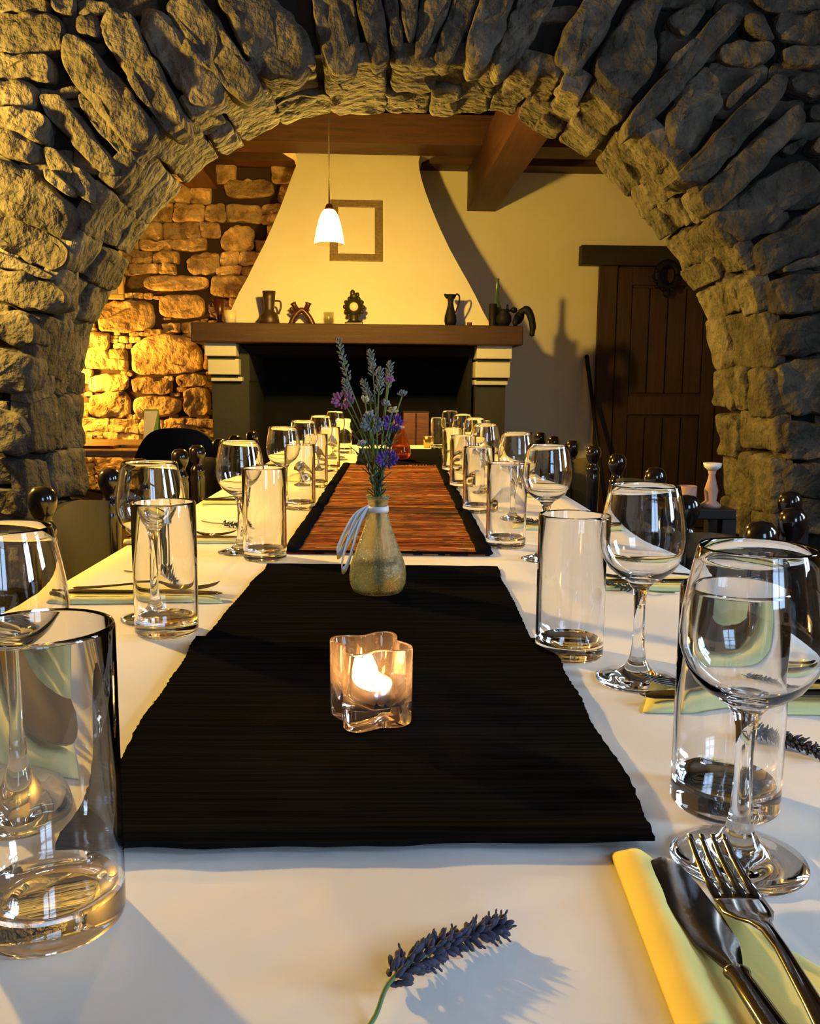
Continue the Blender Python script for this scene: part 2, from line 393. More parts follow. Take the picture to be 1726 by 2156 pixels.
Z1 = (0, 0, 2.466); Z2 = (0, 500, 3.452); Z4 = (1126, 0, 2.877); Z5 = (1126, 600, 2.877); Z3 = (500, 0, 2.377); P1 = (0, 0, 1)
traced = [
 (Z1, [(-60,60),(300,90),(330,130),(320,270),(-60,275)]), (Z1, [(-60,285),(240,290),(275,330),(250,430),(-60,405)]), (Z1, [(-60,425),(150,430),(195,470),(170,580),(-60,545)]),
 (Z1, [(-60,-60),(130,-50),(250,20),(250,75),(-60,45)]), (Z1, [(400,10),(560,20),(570,75),(410,88)]), (Z1, [(265,-40),(385,-40),(390,70),(290,65)]), (Z1, [(410,105),(520,95),(510,215),(430,180)]),
 (Z1, [(340,190),(430,200),(640,440),(830,680),(800,740),(720,800),(640,740),(500,570),(350,380),(330,320)]),
 (Z1, [(520,150),(600,60),(700,90),(760,240),(960,600),(980,690),(900,710),(830,650),(560,240)]),
 (Z1, [(720,30),(860,60),(1150,420),(1160,520),(1060,560),(990,540),(740,200)]),
 (Z1, [(860,20),(1010,-60),(1340,400),(1360,480),(1270,530),(1180,480),(900,130)]),
 (Z1, [(1090,-60),(1400,-60),(1600,180),(1610,320),(1540,400),(1420,420),(1330,370)]),
 (Z1, [(220,500),(330,500),(600,850),(610,910),(560,920),(500,870),(240,600)]),
 (Z1, [(420,500),(470,500),(720,830),(650,840),(430,580)]),
 (Z1, [(230,770),(330,800),(500,950),(490,1060),(400,1010),(240,870)]),
 (Z1, [(-60,560),(200,590),(260,650),(240,750),(190,740),(-60,640)]), (Z1, [(-60,670),(100,690),(220,770),(180,850),(-60,790)]),
 (Z1, [(-60,810),(140,870),(380,1060),(400,1100),(360,1250),(200,1190),(-60,1050)]), (Z1, [(250,885),(310,915),(410,1010),(380,1025),(250,945)]),
 (Z1, [(-60,1070),(150,1150),(380,1290),(350,1390),(280,1420),(-60,1260)]), (Z1, [(-60,1285),(150,1370),(300,1440),(280,1460),(-60,1370)]),
 (Z1, [(-60,1380),(180,1440),(350,1510),(340,1600),(220,1620),(-60,1540)]),
 (Z2, [(-60,530),(200,560),(270,640),(280,780),(150,790),(-60,735)]), (Z2, [(-60,810),(250,870),(260,980),(200,1140),(-60,1115)]),
 (Z2, [(-60,1240),(180,1290),(200,1350),(180,1570),(-60,1560)]), (Z2, [(-60,1620),(120,1640),(140,1700),(110,1780),(-60,1800)]), (Z2, [(-60,1830),(100,1830),(150,1990),(-60,1990)]),
 (Z4, [(180,200),(330,-60),(560,-60),(380,260),(300,400),(230,470),(130,400),(120,330)]),
 (Z4, [(330,400),(560,80),(640,-60),(740,-60),(760,60),(700,180),(740,300),(700,480),(560,600),(480,560),(420,520)]),
 (Z4, [(560,740),(600,660),(700,550),(1130,40),(1200,10),(1270,60),(1230,170),(1050,350),(880,560),(700,740),(600,800),(560,830)]),
 (Z4, [(760,430),(940,250),(950,280),(800,440)]),
 (Z4, [(900,520),(1040,400),(1120,480),(1130,660),(1000,860),(920,950),(830,900),(790,800),(780,720)]),
 (Z4, [(900,1010),(1430,450),(1500,480),(1500,560),(1420,680),(1040,1100),(1000,1130),(860,1110),(820,1100)]),
 (Z4, [(1000,1150),(1540,650),(1630,700),(1610,780),(1500,880),(1100,1290),(1060,1290),(980,1210)]),
 (Z4, [(1070,1310),(1200,1200),(1600,950),(1690,1000),(1760,1090),(1450,1330),(1290,1470),(1200,1440)]),
 (Z4, [(1300,1490),(1800,1180),(1800,1480),(1500,1600),(1380,1680),(1320,1600)]),
 (Z4, [(1400,1700),(1800,1640),(1800,1880),(1430,1910)]), (Z4, [(1480,1620),(1800,1520),(1800,1590),(1480,1660)]),
 (Z4, [(1440,100),(1800,95),(1800,270),(1500,270),(1440,180)]), (Z4, [(1470,310),(1800,300),(1800,415),(1560,410),(1470,360)]), (Z4, [(1540,450),(1800,440),(1800,600),(1640,600),(1540,530)]),
 (Z4, [(1120,290),(1240,240),(1420,290),(1430,340),(1330,400),(1160,390),(1100,340)]), (Z4, [(1260,110),(1360,130),(1430,240),(1380,260),(1270,180)]),
 (Z4, [(1150,600),(1340,440),(1350,480),(1180,660),(1140,660)]), (Z4, [(790,110),(960,30),(1060,50),(900,230),(830,190)]),
 (Z4, [(1670,640),(1800,630),(1800,740),(1690,720)]), (Z4, [(1680,850),(1800,800),(1800,980),(1650,910)]), (Z4, [(1510,900),(1640,820),(1650,870),(1560,930)]),
 (Z4, [(1330,-80),(1800,-80),(1800,70),(1420,75),(1320,20)]),
 (Z5, [(1440,230),(1800,160),(1800,400),(1480,430),(1440,400)]), (Z5, [(1470,470),(1800,420),(1800,790),(1500,780)]), (Z5, [(1500,830),(1800,850),(1800,1040),(1530,1060),(1510,1000)]),
 (Z5, [(1500,1090),(1800,1070),(1800,1280),(1520,1280)]), (Z5, [(1520,1300),(1800,1300),(1800,1500),(1540,1500)]),
 (Z5, [(1440,-5),(1800,-60),(1800,130),(1450,195)]),
 # crown of the arch, seen dark from below
 (P1, [(655,-30),(735,-30),(760,95),(740,150),(700,155),(668,90)]), (P1, [(742,-30),(800,-30),(815,60),(818,120),(785,140),(765,80)]),
 (P1, [(806,-20),(830,-25),(850,80),(845,115),(826,112)]), (P1, [(838,-30),(880,-30),(876,60),(862,100),(852,60)]), (P1, [(888,-25),(960,-30),(925,60),(895,120),(872,125),(880,60)]),
 (P1, [(965,-25),(1010,-30),(975,90),(950,130),(915,130),(925,80)]), (P1, [(1018,-30),(1090,-30),(1055,80),(1020,140),(985,150),(980,100)]), (P1, [(1098,-30),(1180,-30),(1130,70),(1090,130),(1050,160),(1035,130),(1060,80)]),
]
rnd = random.Random(4)
polys_xz = []
def mp_front(u, v_, h): return Vector((u, YF+0.03-h, v_))
for si, (Z, pl) in enumerate(traced):
    q = [atY(Z[0]+x/Z[2], Z[1]+y/Z[2], YF) for x, y in pl]
    q = [(p.x, p.z) for p in q]; polys_xz.append(q)
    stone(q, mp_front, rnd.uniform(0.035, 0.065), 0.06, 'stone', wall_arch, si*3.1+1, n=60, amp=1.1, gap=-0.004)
# filling stones between and around them
opening = [(p.x, p.z) for p in arc]
cells = rubble(-1.9, 1.95, 0.0, 2.5, (0.05, 0.12), (0.08, 0.22), rnd)
fill = []
for k, (a, b, c_, d) in enumerate(cells):
    ctr = ((a+b)/2, (c_+d)/2)
    tests = [ctr, (a+0.01, c_+0.01), (b-0.01, c_+0.01), (a+0.01, d-0.01), (b-0.01, d-0.01)]
    if any(inside(t, opening) for t in tests): continue
    if sum(any(inside(t, q) for q in polys_xz) for t in tests) >= 4 or any(inside(ctr, q) for q in polys_xz): continue
    pr = atp = None
    fill.append((a, b, c_, d))
fill = [q for q in fill if q[3] > .55 and abs(q[0]+q[1])/2 < 1.45 and q[2] < 2.35][:130]
for k, (a, b, c_, d) in enumerate(fill):
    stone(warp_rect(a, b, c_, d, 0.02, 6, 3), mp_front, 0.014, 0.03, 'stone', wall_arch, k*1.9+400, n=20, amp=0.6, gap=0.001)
# soffit stones along the underside of the arch
def mp_soffit(u, v_, h):
    p, nn = arc_at(u); q = p - nn*(0.012-h)
    return Vector((q.x, v_, q.z))
s = 0.35; k = 0
while s < LT-0.35:
    L = rnd.uniform(0.08, 0.2); p, _ = arc_at(s)
    r = rnd.random()
    cuts = [YF+0.0, YF+rnd.uniform(0.16, 0.33), YR] if r < 0.62 else ([YF, YF+rnd.uniform(.12, .2), YF+rnd.uniform(.28, .36), YR] if r < 0.85 else [YF, YR])
    for a, b in zip(cuts, cuts[1:]):
        off = rnd.uniform(-0.02, 0.02)
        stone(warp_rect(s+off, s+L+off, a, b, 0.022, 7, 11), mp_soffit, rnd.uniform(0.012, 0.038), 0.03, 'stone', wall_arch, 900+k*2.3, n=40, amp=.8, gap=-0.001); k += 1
    s += L
# ---- back wall, rotated slightly: stone part left, plaster right
DW = 6.5
uL, _ = atW(-100, 800, DW); uS, _ = atW(640, 500, DW); uR = 2.9
wb = MB().box(uL, uS, DW+0.02, DW+0.25, 0, 3.0, wp).build('wall_back_stone', 'mortar_back', None, False)
tag(wb, 'rubble stone end wall lit golden left of the chimney', 'wall', kind='structure')
rn2 = random.Random(12)
def mp_back(u, v_, h): return wp(u, DW+0.02-h, v_)
u0b, zlo = atW(140, 1000, DW); _, zhi = atW(400, 335, DW)
big = [[(275,735),(300,712),(350,703),(400,712),(425,740),(428,782),(280,790)], [(215,635),(320,633),(325,690),(270,700),(205,695)], [(190,835),(260,822),(275,845),(268,880),(190,878)], [(280,835),(380,838),(380,870),(290,885)],
       [(335,622),(428,622),(430,668),(338,668)], [(305,580),(438,582),(436,610),(308,612)], [(388,820),(440,815),(442,870),(400,880),(388,860)], [(190,790),(268,788),(270,820),(185,825)], [(372,790),(432,788),(435,812),(375,815)],
       [(275,795),(362,797),(360,830),(282,828)], [(395,540),(460,530),(462,575),(398,578)], [(470,380),(570,378),(578,412),(480,418)], [(465,500),(490,475),(535,480),(530,530),(470,528)]]
bigp = []; acc = []
for i, pl in enumerate(big):
    q = [atW(x, y, DW) for x, y in pl]; bigp.append(q)
    stone(q, mp_back, 0.035, 0.0, 'stone_back', wb, 50+i*2.7, n=40, amp=1.2, gap=-0.006)
cells = rubble(u0b, uS-0.02, zlo-0.1, zhi+0.1, (0.05, 0.15), (0.1, 0.26), rn2)
k = 0
for a, b, c_, d in cells:
    ctr = ((a+b)/2, (c_+d)/2); tests = [ctr, (a+.02, c_+.02), (b-.02, c_+.02), (a+.02, d-.02), (b-.02, d-.02), (ctr[0], c_+.02), (ctr[0], d-.02)]
    if any(inside(t, q) for t in tests for q in bigp): 
        continue
    acc.append((a, b, c_, d))
    stone(warp_rect(a, b, c_, d, 0.028, 5, 2), mp_back, rn2.uniform(0.02, 0.05), 0.0, 'stone_back', wb, 200+k*1.3, n=32, amp=1.15, gap=-0.001); k += 1
# small fillers packed between the big stones
k2 = 0
for a, b, c_, d in rubble(u0b, uS-0.02, zlo+0.28, zhi+0.05, (0.03, 0.046), (0.035, 0.085), rn2):
    if k+k2 > 298-len(big): break
    if b < atW(330-(c_-1.02)*-30-160, 700, DW)[0]: continue
    ctr = ((a+b)/2, (c_+d)/2); tests = [(a, c_), (b, c_), (a, d), (b, d), ctr]
    if sum(inside(t, q) for t in tests for q in bigp) > 1: continue
    if any(q[0]+.012 < t[0] < q[1]-.012 and q[2]+.01 < t[1] < q[3]-.01 for t in tests for q in acc): continue
    stone(warp_rect(a, b, c_, d, .012, 14, 9), mp_back, 0.018, 0.0, 'stone_back', wb, 600+k2, n=14, amp=0.4, gap=0.001); k2 += 1
wr = MB().box(uS, uR, DW, DW+0.25, 0, 3.0, wp).build('wall_back_plaster', 'plaster', None, False)
tag(wr, 'cream plastered end wall behind the chimney and the door', 'wall', kind='structure')
def structure(name, x0, x1, y0, y1, z0, z1, m, label, cat='wall'):
    o = MB().box(x0, x1, y0, y1, z0, z1).build(name, m, None, False); tag(o, label, cat, kind='structure'); return o
structure('floor', -2.6, 3.1, -1.9, 7.0, -0.1, 0.0, 'floor', 'brown wooden floor under the table and chairs', 'floor')
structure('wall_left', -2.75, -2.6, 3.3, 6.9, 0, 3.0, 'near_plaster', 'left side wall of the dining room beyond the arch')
structure('wall_right', 2.95, 3.1, 3.3, 6.9, 0, 3.0, 'plaster', 'right side wall of the dining room beyond the arch')
structure('wall_left', -2.35, -2.2, -1.9, 2.84, 0, 2.7, 'near_plaster', 'left side wall of the room in front of the arch')
ce = structure('ceiling', -2.6, 3.1, 3.25, 7.0, 2.93, 3.0, 'beam', 'dark boarded ceiling of the dining room', 'ceiling')
structure('ceiling', -2.35, 2.5, -1.9, 3.3, 2.66, 2.75, 'near_plaster', 'plain ceiling of the room in front of the arch', 'ceiling')
# near room walls with window openings
mb = MB()
for y0, y1 in ((-1.9, -0.24), (0.34, 1.16), (1.74, 2.84)): mb.box(2.2, 2.35, y0, y1, 0, 2.7)
for y0, y1 in ((-0.24, 0.34), (1.16, 1.74)): mb.box(2.2, 2.35, y0, y1, 0, 1.05); mb.box(2.2, 2.35, y0, y1, 2.25, 2.7)
tag(mb.build('wall_right', 'near_plaster', None, False), 'right side wall with two windows in front of the arch', 'wall', kind='structure')
mb = MB(); mb.box(-2.35, 0.42, -1.9-.15, -1.6, 0, 2.7); mb.box(1.38, 2.35, -2.05, -1.6, 0, 2.7); mb.box(0.42, 1.38, -2.05, -1.6, 0, 1.05); mb.box(0.42, 1.38, -2.05, -1.6, 2.25, 2.7)
tag(mb.build('wall_rear', 'near_plaster', None, False), 'wall with a window behind the viewer', 'wall', kind='structure')
for i, (c0, ax) in enumerate((((2.27, 0.05), 'y'), ((2.27, 1.45), 'y'), ((0.9, -1.66), 'x'))):
    root = empty('window_%d' % (i+1), (c0[0], c0[1], 1.05), 0 if ax == 'y' else PI/2, None, None, None, 'structure')
    hw_ = 0.28 if ax == 'y' else 0.46
    for a in (-hw_, -0.02, hw_-.045): MB().box(-0.03, 0.03, a, a+0.045, 0, 1.2).build('window_bar', 'dark_wood', root, False)
    for z in (0, 0.58, 1.155): MB().box(-0.028, 0.028, -hw_, hw_, z, z+0.045).build('window_bar', 'dark_wood', root, False)
# ceiling beams
u0, zb = atW(545, 303, 5.75); u1, zt = atW(1060, 262, 5.75)
MB().box(-2.5, 2.9, 5.68, 5.95, zb, zt+0.03, wp).build('beam', 'beam', ce, False)
ul, z1 = atW(610, 346, 6.4); _, z2 = atW(610, 306, 6.4)
MB().box(-2.5, 2.9, 6.3, 6.52, z1-0.0, z2+0.02, wp).build('beam', 'beam', ce, False)
ua, za = atW(990, 432, 6.28); ub, _ = atW(1050, 432, 6.28)
MB().box(ua, ub, 3.4, 6.48, za, za+0.27, wp).build('beam', 'beam_y', ce, False)
MB().box(ua-1.95, ub-1.95, 3.4, 6.48, za+0.12, za+0.39, wp).build('beam', 'beam_y', ce, False)
for k in range(14):
    MB().box(-2.6+k*0.41, -2.6+k*0.41+0.4, 3.3, 6.95, 2.915, 2.935).build('ceiling_board', 'beam_y', ce, False)
# ---- fireplace
fp = empty('fireplace', wp(0.0, 5.9, 0), AL, 'plastered hooded fireplace with oak mantel and dark hearth', 'fireplace')
inv = fp.matrix_basis.inverted()
def fpart(mb_, name, m, smooth=False):
    mb_.v = [Matrix.Rotation(-AL, 3, 'Z') @ (q - wp(0, 5.9, 0)) for q in mb_.v]
    return mb_.build(name, m, fp, smooth)
DM = 5.4
ml, mzt = atW(400, 678, DM); mr, _ = atW(1102, 688, DM); _, mzb = atW(400, 720, DM)
o = fpart(MB().box(ml, mr, DM, DW-0.03, mzb, mzt, wp), 'mantel', 'mantel'); bevel(o, 0.008)
rows = [(655, 487, 1018), (620, 503, 1001), (590, 520, 985), (555, 537, 965), (520, 555, 946), (480, 573, 927), (440, 590, 910), (400, 605, 895), (370, 616, 886), (350, 624, 882), (338, 626, 881), (326, 622, 884), (316, 610, 895), (309, 596, 910), (303, 586, 922)]
rows = [(682, 473, 1033)] + rows
v = []; f = []; NU = 10
for i, (y, xl, xr) in enumerate(rows):
    t = (682-y)/(682-303); d = 5.62 + 0.42*t
    a, z = atW(xl, y, d); b, z2_ = atW(xr, y, d); z = (z+z2_)/2
    v.append(wp(a, DW-0.01, z))
    for j in range(NU+1): v.append(wp(a+(b-a)*j/NU, d, z))
    v.append(wp(b, DW-0.01, z))
W_ = NU+3
for i in range(len(rows)-1):
    for j in range(W_-1): f.append((i*W_+j, i*W_+j+1, (i+1)*W_+j+1, (i+1)*W_+j))
hb = MB().add(v, f); o = fpart(hb, 'hood', 'plaster', True); sharp(o, 40)
hood_d = lambda y: 5.62 + 0.42*(682-y)/(682-303)
# corbels and piers
for sd, steps, pier in (('l', [(430, 497, 722, 750), (437, 503, 755, 789), (444, 510, 793, 803)], (446, 524)), ('r', [(1004, 1078, 729, 756), (1001, 1074, 761, 796), (999, 1069, 800, 811)], (1001, 1064))):
    for k, (a, b, y0, y1) in enumerate(steps):
        ua_, zt_ = atW(a, y0, 5.46+k*0.03); ub_, zb_ = atW(b, y1, 5.46+k*0.03)
        if k == 0: zt_ = mzb
        o = fpart(MB().box(ua_, ub_, 5.46+k*0.03, DW-0.05, zb_, zt_, wp), 'corbel_block', 'corbel'); bevel(o, 0.006)
        uc = (ua_+ub_)/2
        fpart(MB().box(ua_+0.01, ub_-0.01, 5.49+k*0.03, DW-0.06, zb_-0.02, zb_+0.005, wp), 'corbel_joint', 'pier')
    ua_, zt_ = atW(pier[0], steps[-1][3], 5.55); ub_, _ = atW(pier[1], steps[-1][3], 5.55)
    fpart(MB().box(ua_, ub_, 5.55, DW-0.05, 0, zt_+0.004, wp), 'pier', 'pier')
    if sd == 'l':
        pl = [atW(x, y, 5.6) for x, y in ((497, 722), (525, 745), (527, 803), (505, 803))]
        vv = [wp(u, 5.58, z) for u, z in pl] + [wp(u, 6.4, z) for u, z in pl]
        fpart(MB().add(vv, [(0, 1, 2, 3), (7, 6, 5, 4), (0, 4, 5, 1), (1, 5, 6, 2), (2, 6, 7, 3), (3, 7, 4, 0)]), 'curved_bracket', 'pier')
ua_, _ = atW(450, 800, 5.6); ub_, _ = atW(1060, 800, 5.6)
fpart(MB().box(ua_, ub_, 6.36, 6.46, 0, mzb, wp), 'hearth_back', 'soot')
fpart(MB().box(ua_, ub_, 5.6, 6.4, mzb-0.06, mzb-0.005, wp), 'hearth_roof', 'soot')
fpart(MB().box(ua_+0.24, ub_-0.2, 5.62, 6.4, 0.0, 0.35, wp), 'hearth_slab', 'soot')
for uu in (ua_+0.22, ub_-0.2): fpart(MB().box(uu-0.02, uu, 5.62, 6.4, 0.3, mzb-0.02, wp), 'hearth_side', 'soot')

# ---- picture on the hood
def wthing(name, px, py, d, label, cat, group=None):
    u, z = atW(px, py, d); p = wp(u, d, z); return empty(name, p, AL, label, cat, group)
dp = hood_d(480)-0.07
pic = wthing('framed_picture', 750, 552, dp, 'grey-brown framed drawing hanging on the chimney hood', 'picture')
ul_, zl_ = atW(695, 552, dp); ur_, zu_ = atW(808, 406, dp); W2 = (ur_-ul_)/2; H2 = zu_-zl_
tilt = Matrix.Rotation(-math.atan(0.42/((atW(750, 303, 6.0)[1]-atW(750, 682, 5.6)[1]))), 4, 'X')
fw = 0.052
for a in ((-W2, W2, 0, fw), (-W2, W2, H2-fw, H2), (-W2, -W2+fw, fw, H2-fw), (W2-fw, W2, fw, H2-fw)):
    o = MB().box(a[0], a[1], -0.015, 0.012, a[2], a[3]).build('frame_bar', 'frame', pic, False); bevel(o, 0.004)
MB().box(-W2+fw-0.002, W2-fw+0.002, -0.002, 0.008, fw-0.002, H2-fw+0.002).build('print', 'paper', pic, False)
mb = MB(); zz = H2/2
mb.tube([(0.02, -0.004, zz+0.09), (0.045, -0.004, zz+0.05), (0.05, -0.004, zz), (0.035, -0.004, zz-0.04)], 0.003, 5)
for k in range(5): mb.ball((0.045+0.006*math.cos(k*2), -0.004, zz+0.1+0.01*math.sin(k*2.4)), 0.008, 0.002, 0.012, 6)
mb.tube([(0.02, -0.004, zz-0.07), (0.06, -0.004, zz-0.11)], 0.004, 5)
mb.tube([(-0.05, -0.004, zz+0.02), (-0.02, -0.004, zz-0.06)], 0.003, 5)
mb.build('drawing', 'print', pic)
pic.rotation_euler = (tilt.to_euler().x, 0, AL)

# ---- door
uA, zA = atW(1222, 517, DW-0.05); uB, zB = atW(1262, 560, DW-0.03); uE = uA+1.18
dr = empty('door_1', wp(uB, DW, 0), AL, 'dark oak panelled door under a heavy lintel', 'door', None, 'structure')
def dpart(mb_, name, m, bv=0.004, parent=None):
    mb_.v = [Matrix.Rotation(-AL, 3, 'Z') @ (q - wp(uB, DW, 0)) for q in mb_.v]
    o = mb_.build(name, m, dr, False)
    if bv: bevel(o, bv)
    return o
dpart(MB().box(uA, uE+0.05, DW-0.09, DW-0.002, zB, zA, wp), 'lintel', 'dark_wood')
dpart(MB().box(uB, uB+0.13, DW-0.05, DW-0.002, 0, zB, wp), 'jamb', 'door'); dpart(MB().box(uE-0.13, uE, DW-0.05, DW-0.002, 0, zB, wp), 'jamb', 'door')
dpart(MB().box(uB+0.13, uE-0.13, DW-0.012, DW-0.002, 0, zB, wp), 'door_board', 'door', 0)
x0 = uB+0.135; x1 = uE-0.135
for a, b in ((x0, x0+0.11), (x1-0.11, x1)): dpart(MB().box(a, b, DW-0.035, DW-0.012, 0.02, zB-0.01, wp), 'stile', 'door')
for a, b in ((0.05, 0.25), (0.86, 1.0), (zB-0.13, zB-0.01)): dpart(MB().box(x0+0.11, x1-0.11, DW-0.034, DW-0.012, a, b, wp), 'rail', 'door')
pw = (x1-x0-0.22)/4
for k in range(4):
    for a, b in ((0.27, 0.84), (1.02, zB-0.15)):
        dpart(MB().box(x0+0.114+k*pw, x0+0.106+(k+1)*pw, DW-0.026, DW-0.012, a, b, wp), 'plank', 'door', 0.003)
u_, z_ = atW(1408, 578, DW-0.12)
wre = empty('hanging_ornament', wp(u_, DW-0.09, z_), AL, 'dark round wreath-like ornament hanging on the oak door', 'ornament')
mb = MB(); pts = [(0.075*math.cos(t*2*PI/24), 0, 0.085*math.sin(t*2*PI/24)) for t in range(25)]
mb.tube(pts, 0.026, 8); mb.build('ring', 'black', wre)
mb = MB()
for k in range(16):
    a = k*2*PI/16; mb.ball((0.09*math.cos(a), -0.02*math.sin(k*3), 0.1*math.sin(a)-0.01), 0.022, 0.014, 0.016, 6)
mb.ball((0, 0, -0.125), 0.03, 0.015, 0.035, 7); mb.build('leaves', 'black', wre)
# leaning poker
u1_, z1_ = atW(1235, 752, DW-0.03); u2_, z2_ = atW(1252, 945, DW-0.25)
pk = empty('leaning_stick', wp(u2_, DW-0.3, 0), AL, 'thin dark stick leaning on the plaster beside the door', 'stick')
b0 = wp(u2_+0.08, DW-0.45, 0.0); b1 = wp(u1_, DW-0.03, z1_); R_ = Matrix.Rotation(-AL, 3, 'Z'); loc0 = wp(u2_, DW-0.3, 0)
MB().tube([R_ @ (b0-loc0), R_ @ (b0.lerp(b1, 0.5)-loc0), R_ @ (b1-loc0)], [0.014, 0.013, 0.017], 8).build('shaft', 'iron', pk)
MB().ball(R_ @ (b1-loc0), 0.019, 0.019, 0.02, 8).build('knob', 'iron', pk)
# framed picture on the left stone wall
fr = wthing('framed_picture', 225, 630, DW-0.07, 'gilt framed picture on the golden stone wall, mostly behind the arch', 'picture')
ur2 = atW(262, 600, DW-0.07)[0]-atW(225, 600, DW-0.07)[0]
for a in ((-0.3, ur2, 0, 0.035), (-0.3, ur2, 0.4, 0.435), (ur2-0.035, ur2, 0.035, 0.4), (-0.3, -0.265, 0.035, 0.4)):
    bevel(MB().box(a[0], a[1], -0.02, 0.01, a[2], a[3]).build('frame_bar', 'gold_frame', fr, False), 0.004)
MB().box(-0.27, ur2-0.03, -0.002, 0.008, 0.03, 0.405).build('print', 'paper', fr, False)

# ---- things on the mantel
DI = 5.5
def mthing(name, px, label, cat, group=None, d=DI):
    u, _ = atW(px, 680, d); return empty(name, wp(u, d, mzt), AL, label, cat, group)
PM = 1861/DI  # px per metre there
t = mthing('jug', 567, 'tall dark clay jug with wide collar, left of the crossed vessel', 'jug')
MB().lathe([(0, 0), (.058, 0), (.062, .01), (.055, .05), (.034, .075), (.03, .09), (.036, .15), (.040, .195), (.036, .195), (.03, .13), (0, .1)], 24).build('body', 'clay', t)
MB().tube(smooth_path([(.036, 0, .14), (.066, 0, .135), (.07, 0, .10), (.055, 0, .06)]), .006, 8).build('handle', 'clay', t)
t = mthing('crossed_vessel', 635, 'reddish clay vessel of two crossed tubes with open necks', 'vessel')
mb = MB(); mb.tube(smooth_path([(-.066, 0, 0), (-.045, 0, .045), (-.02, 0, .075), (.0, 0, .085), (.02, 0, .075), (.048, 0, .04), (.068, 0, 0)]), [.014]*0 or .017, 10)
mb.build('arched_body', 'red_clay', t)
MB().tube([(-.02, 0, .075), (-.045, 0, .115), (-.052, 0, .128)], [.016, .015, .019], 10).build('neck', 'red_clay', t)
MB().tube([(.02, 0, .075), (.038, 0, .115), (.042, 0, .13)], [.016, .015, .021], 10).build('neck', 'red_clay', t)
MB().tube([(-.038, 0, .07), (-.06, 0, .09), (-.066, 0, .1)], [.01, .008, .01], 8).build('spout', 'red_clay', t)
t = mthing('ornate_clock', 745, 'ornate bronze mantel clock with small pale dial', 'clock')
o = MB().box(-.055, .055, -.03, .03, 0, .018).build('base', 'bronze', t, False); bevel(o, .005)
MB().lathe([(0, .018), (.045, .018), (.03, .035), (.036, .055), (.025, .065), (0, .07)], 20).build('plinth', 'bronze', t)
mb = MB(); mb.lathe([(0, -.02), (.05, -.02), (.058, 0), (.05, .02), (0, .02)], 24, Matrix.Translation((0, 0, .108)) @ Matrix.Rotation(PI/2, 4, 'X'))
for k in range(12):
    a = k*PI/6; mb.ball((.056*math.cos(a), 0, .108+.056*math.sin(a)), .013, .012, .013, 7)
mb.build('case', 'bronze', t)
mb = MB(); mb.ball((0, 0, .172), .026, .016, .02, 8); mb.ball((-.008, 0, .19), .016, .012, .022, 8); mb.ball((.02, 0, .18), .014, .01, .016, 8); mb.build('crest', 'bronze', t)
MB().lathe([(0, .001), (.026, .001), (.026, 0), (0, 0)], 24, Matrix.Translation((0, -.022, .108)) @ Matrix.Rotation(PI/2, 4, 'X')).build('dial', 'cream', t)
t = mthing('pitcher', 948, 'slender black pitcher with looped handle right of the clock', 'pitcher')
MB().lathe([(0, 0), (.03, 0), (.038, .03), (.036, .06), (.024, .1), (.017, .135), (.02, .165), (.03, .19), (.024, .19), (.012, .13), (0, .1)], 24).build('body', 'black', t)
MB().tube([(-.015, 0, .172), (-.03, 0, .184), (-.04, 0, .192)], [.014, .011, .004], 8).build('spout', 'black', t)
MB().tube(smooth_path([(.02, 0, .165), (.035, 0, .192), (.052, 0, .18), (.05, 0, .14), (.03, 0, .08)]), .005, 8).build('handle', 'black', t)
t = mthing('drinking_glass', 692, 'small clear glass on the mantel, left of the bronze clock', 'glass')
MB().lathe([(0, 0), (.026, 0), (.033, .075), (.031, .075), (.024, .006), (0, .006)], 24).build('body', 'thin_glass', t)
t = mthing('cream_cup', 485, 'short cream cup at the left end of the mantel', 'cup')
MB().lathe([(0, 0), (.034, 0), (.036, .078), (.032, .078), (.03, .01), (0, .01)], 24).build('body', 'cream', t)
t = mthing('red_goblet', 462, 'dark red goblet with a handle behind the cream cup', 'goblet', d=DI+.12)
MB().lathe([(0, 0), (.03, 0), (.016, .03), (.026, .07), (.042, .155), (.038, .155), (.02, .07), (0, .06)], 20).build('body', 'red_clay', t)
MB().tube(smooth_path([(-.036, 0, .14), (-.062, 0, .12), (-.05, 0, .07), (-.024, 0, .05)]), .006, 8).build('handle', 'red_clay', t)
t = mthing('thimble_cup', 988, 'tiny dark red cup right of the black pitcher', 'cup')
MB().lathe([(0, 0), (.014, 0), (.016, .024), (.012, .024), (0, .004)], 14).build('body', 'red_clay', t)
t = mthing('tall_bottle', 1045, 'tall slim dark green bottle at the right end of the mantel', 'bottle', d=DI+.1)
MB().lathe([(0, 0), (.03, 0), (.032, .12), (.014, .16), (.011, .29), (.014, .3), (0, .3)], 20).build('body', 'green_glass', t)
t = mthing('dark_canister', 1037, 'square-shouldered dark canister before the tall bottle', 'canister', d=DI-.02)
MB().lathe([(0, 0), (.024, 0), (.026, .13), (.022, .135), (0, .135)], 16).build('body', 'black', t, sh=40)
t = mthing('round_pot', 1060, 'squat round black pot beside the dark canister', 'pot', d=DI-.05)
MB().lathe([(0, 0), (.03, 0), (.048, .03), (.046, .06), (.03, .085), (.034, .1), (.026, .1), (0, .06)], 20).build('body', 'black', t)
MB().tube([(0.02, 0, .09), (.022, 0, .13)], .006, 6).build('stub', 'black', t)
t = mthing('carved_bird', 1092, 'dark carved bird with wings drooping over the mantel end', 'figurine', d=DI-.02)
mb = MB(); mb.ball((0, 0, .055), .03, .025, .045, 10, Matrix.Rotation(.5, 3, 'Y')); mb.build('torso', 'black', t)
MB().ball((-.032, 0, .1), .022, .018, .018, 9).build('head', 'black', t)
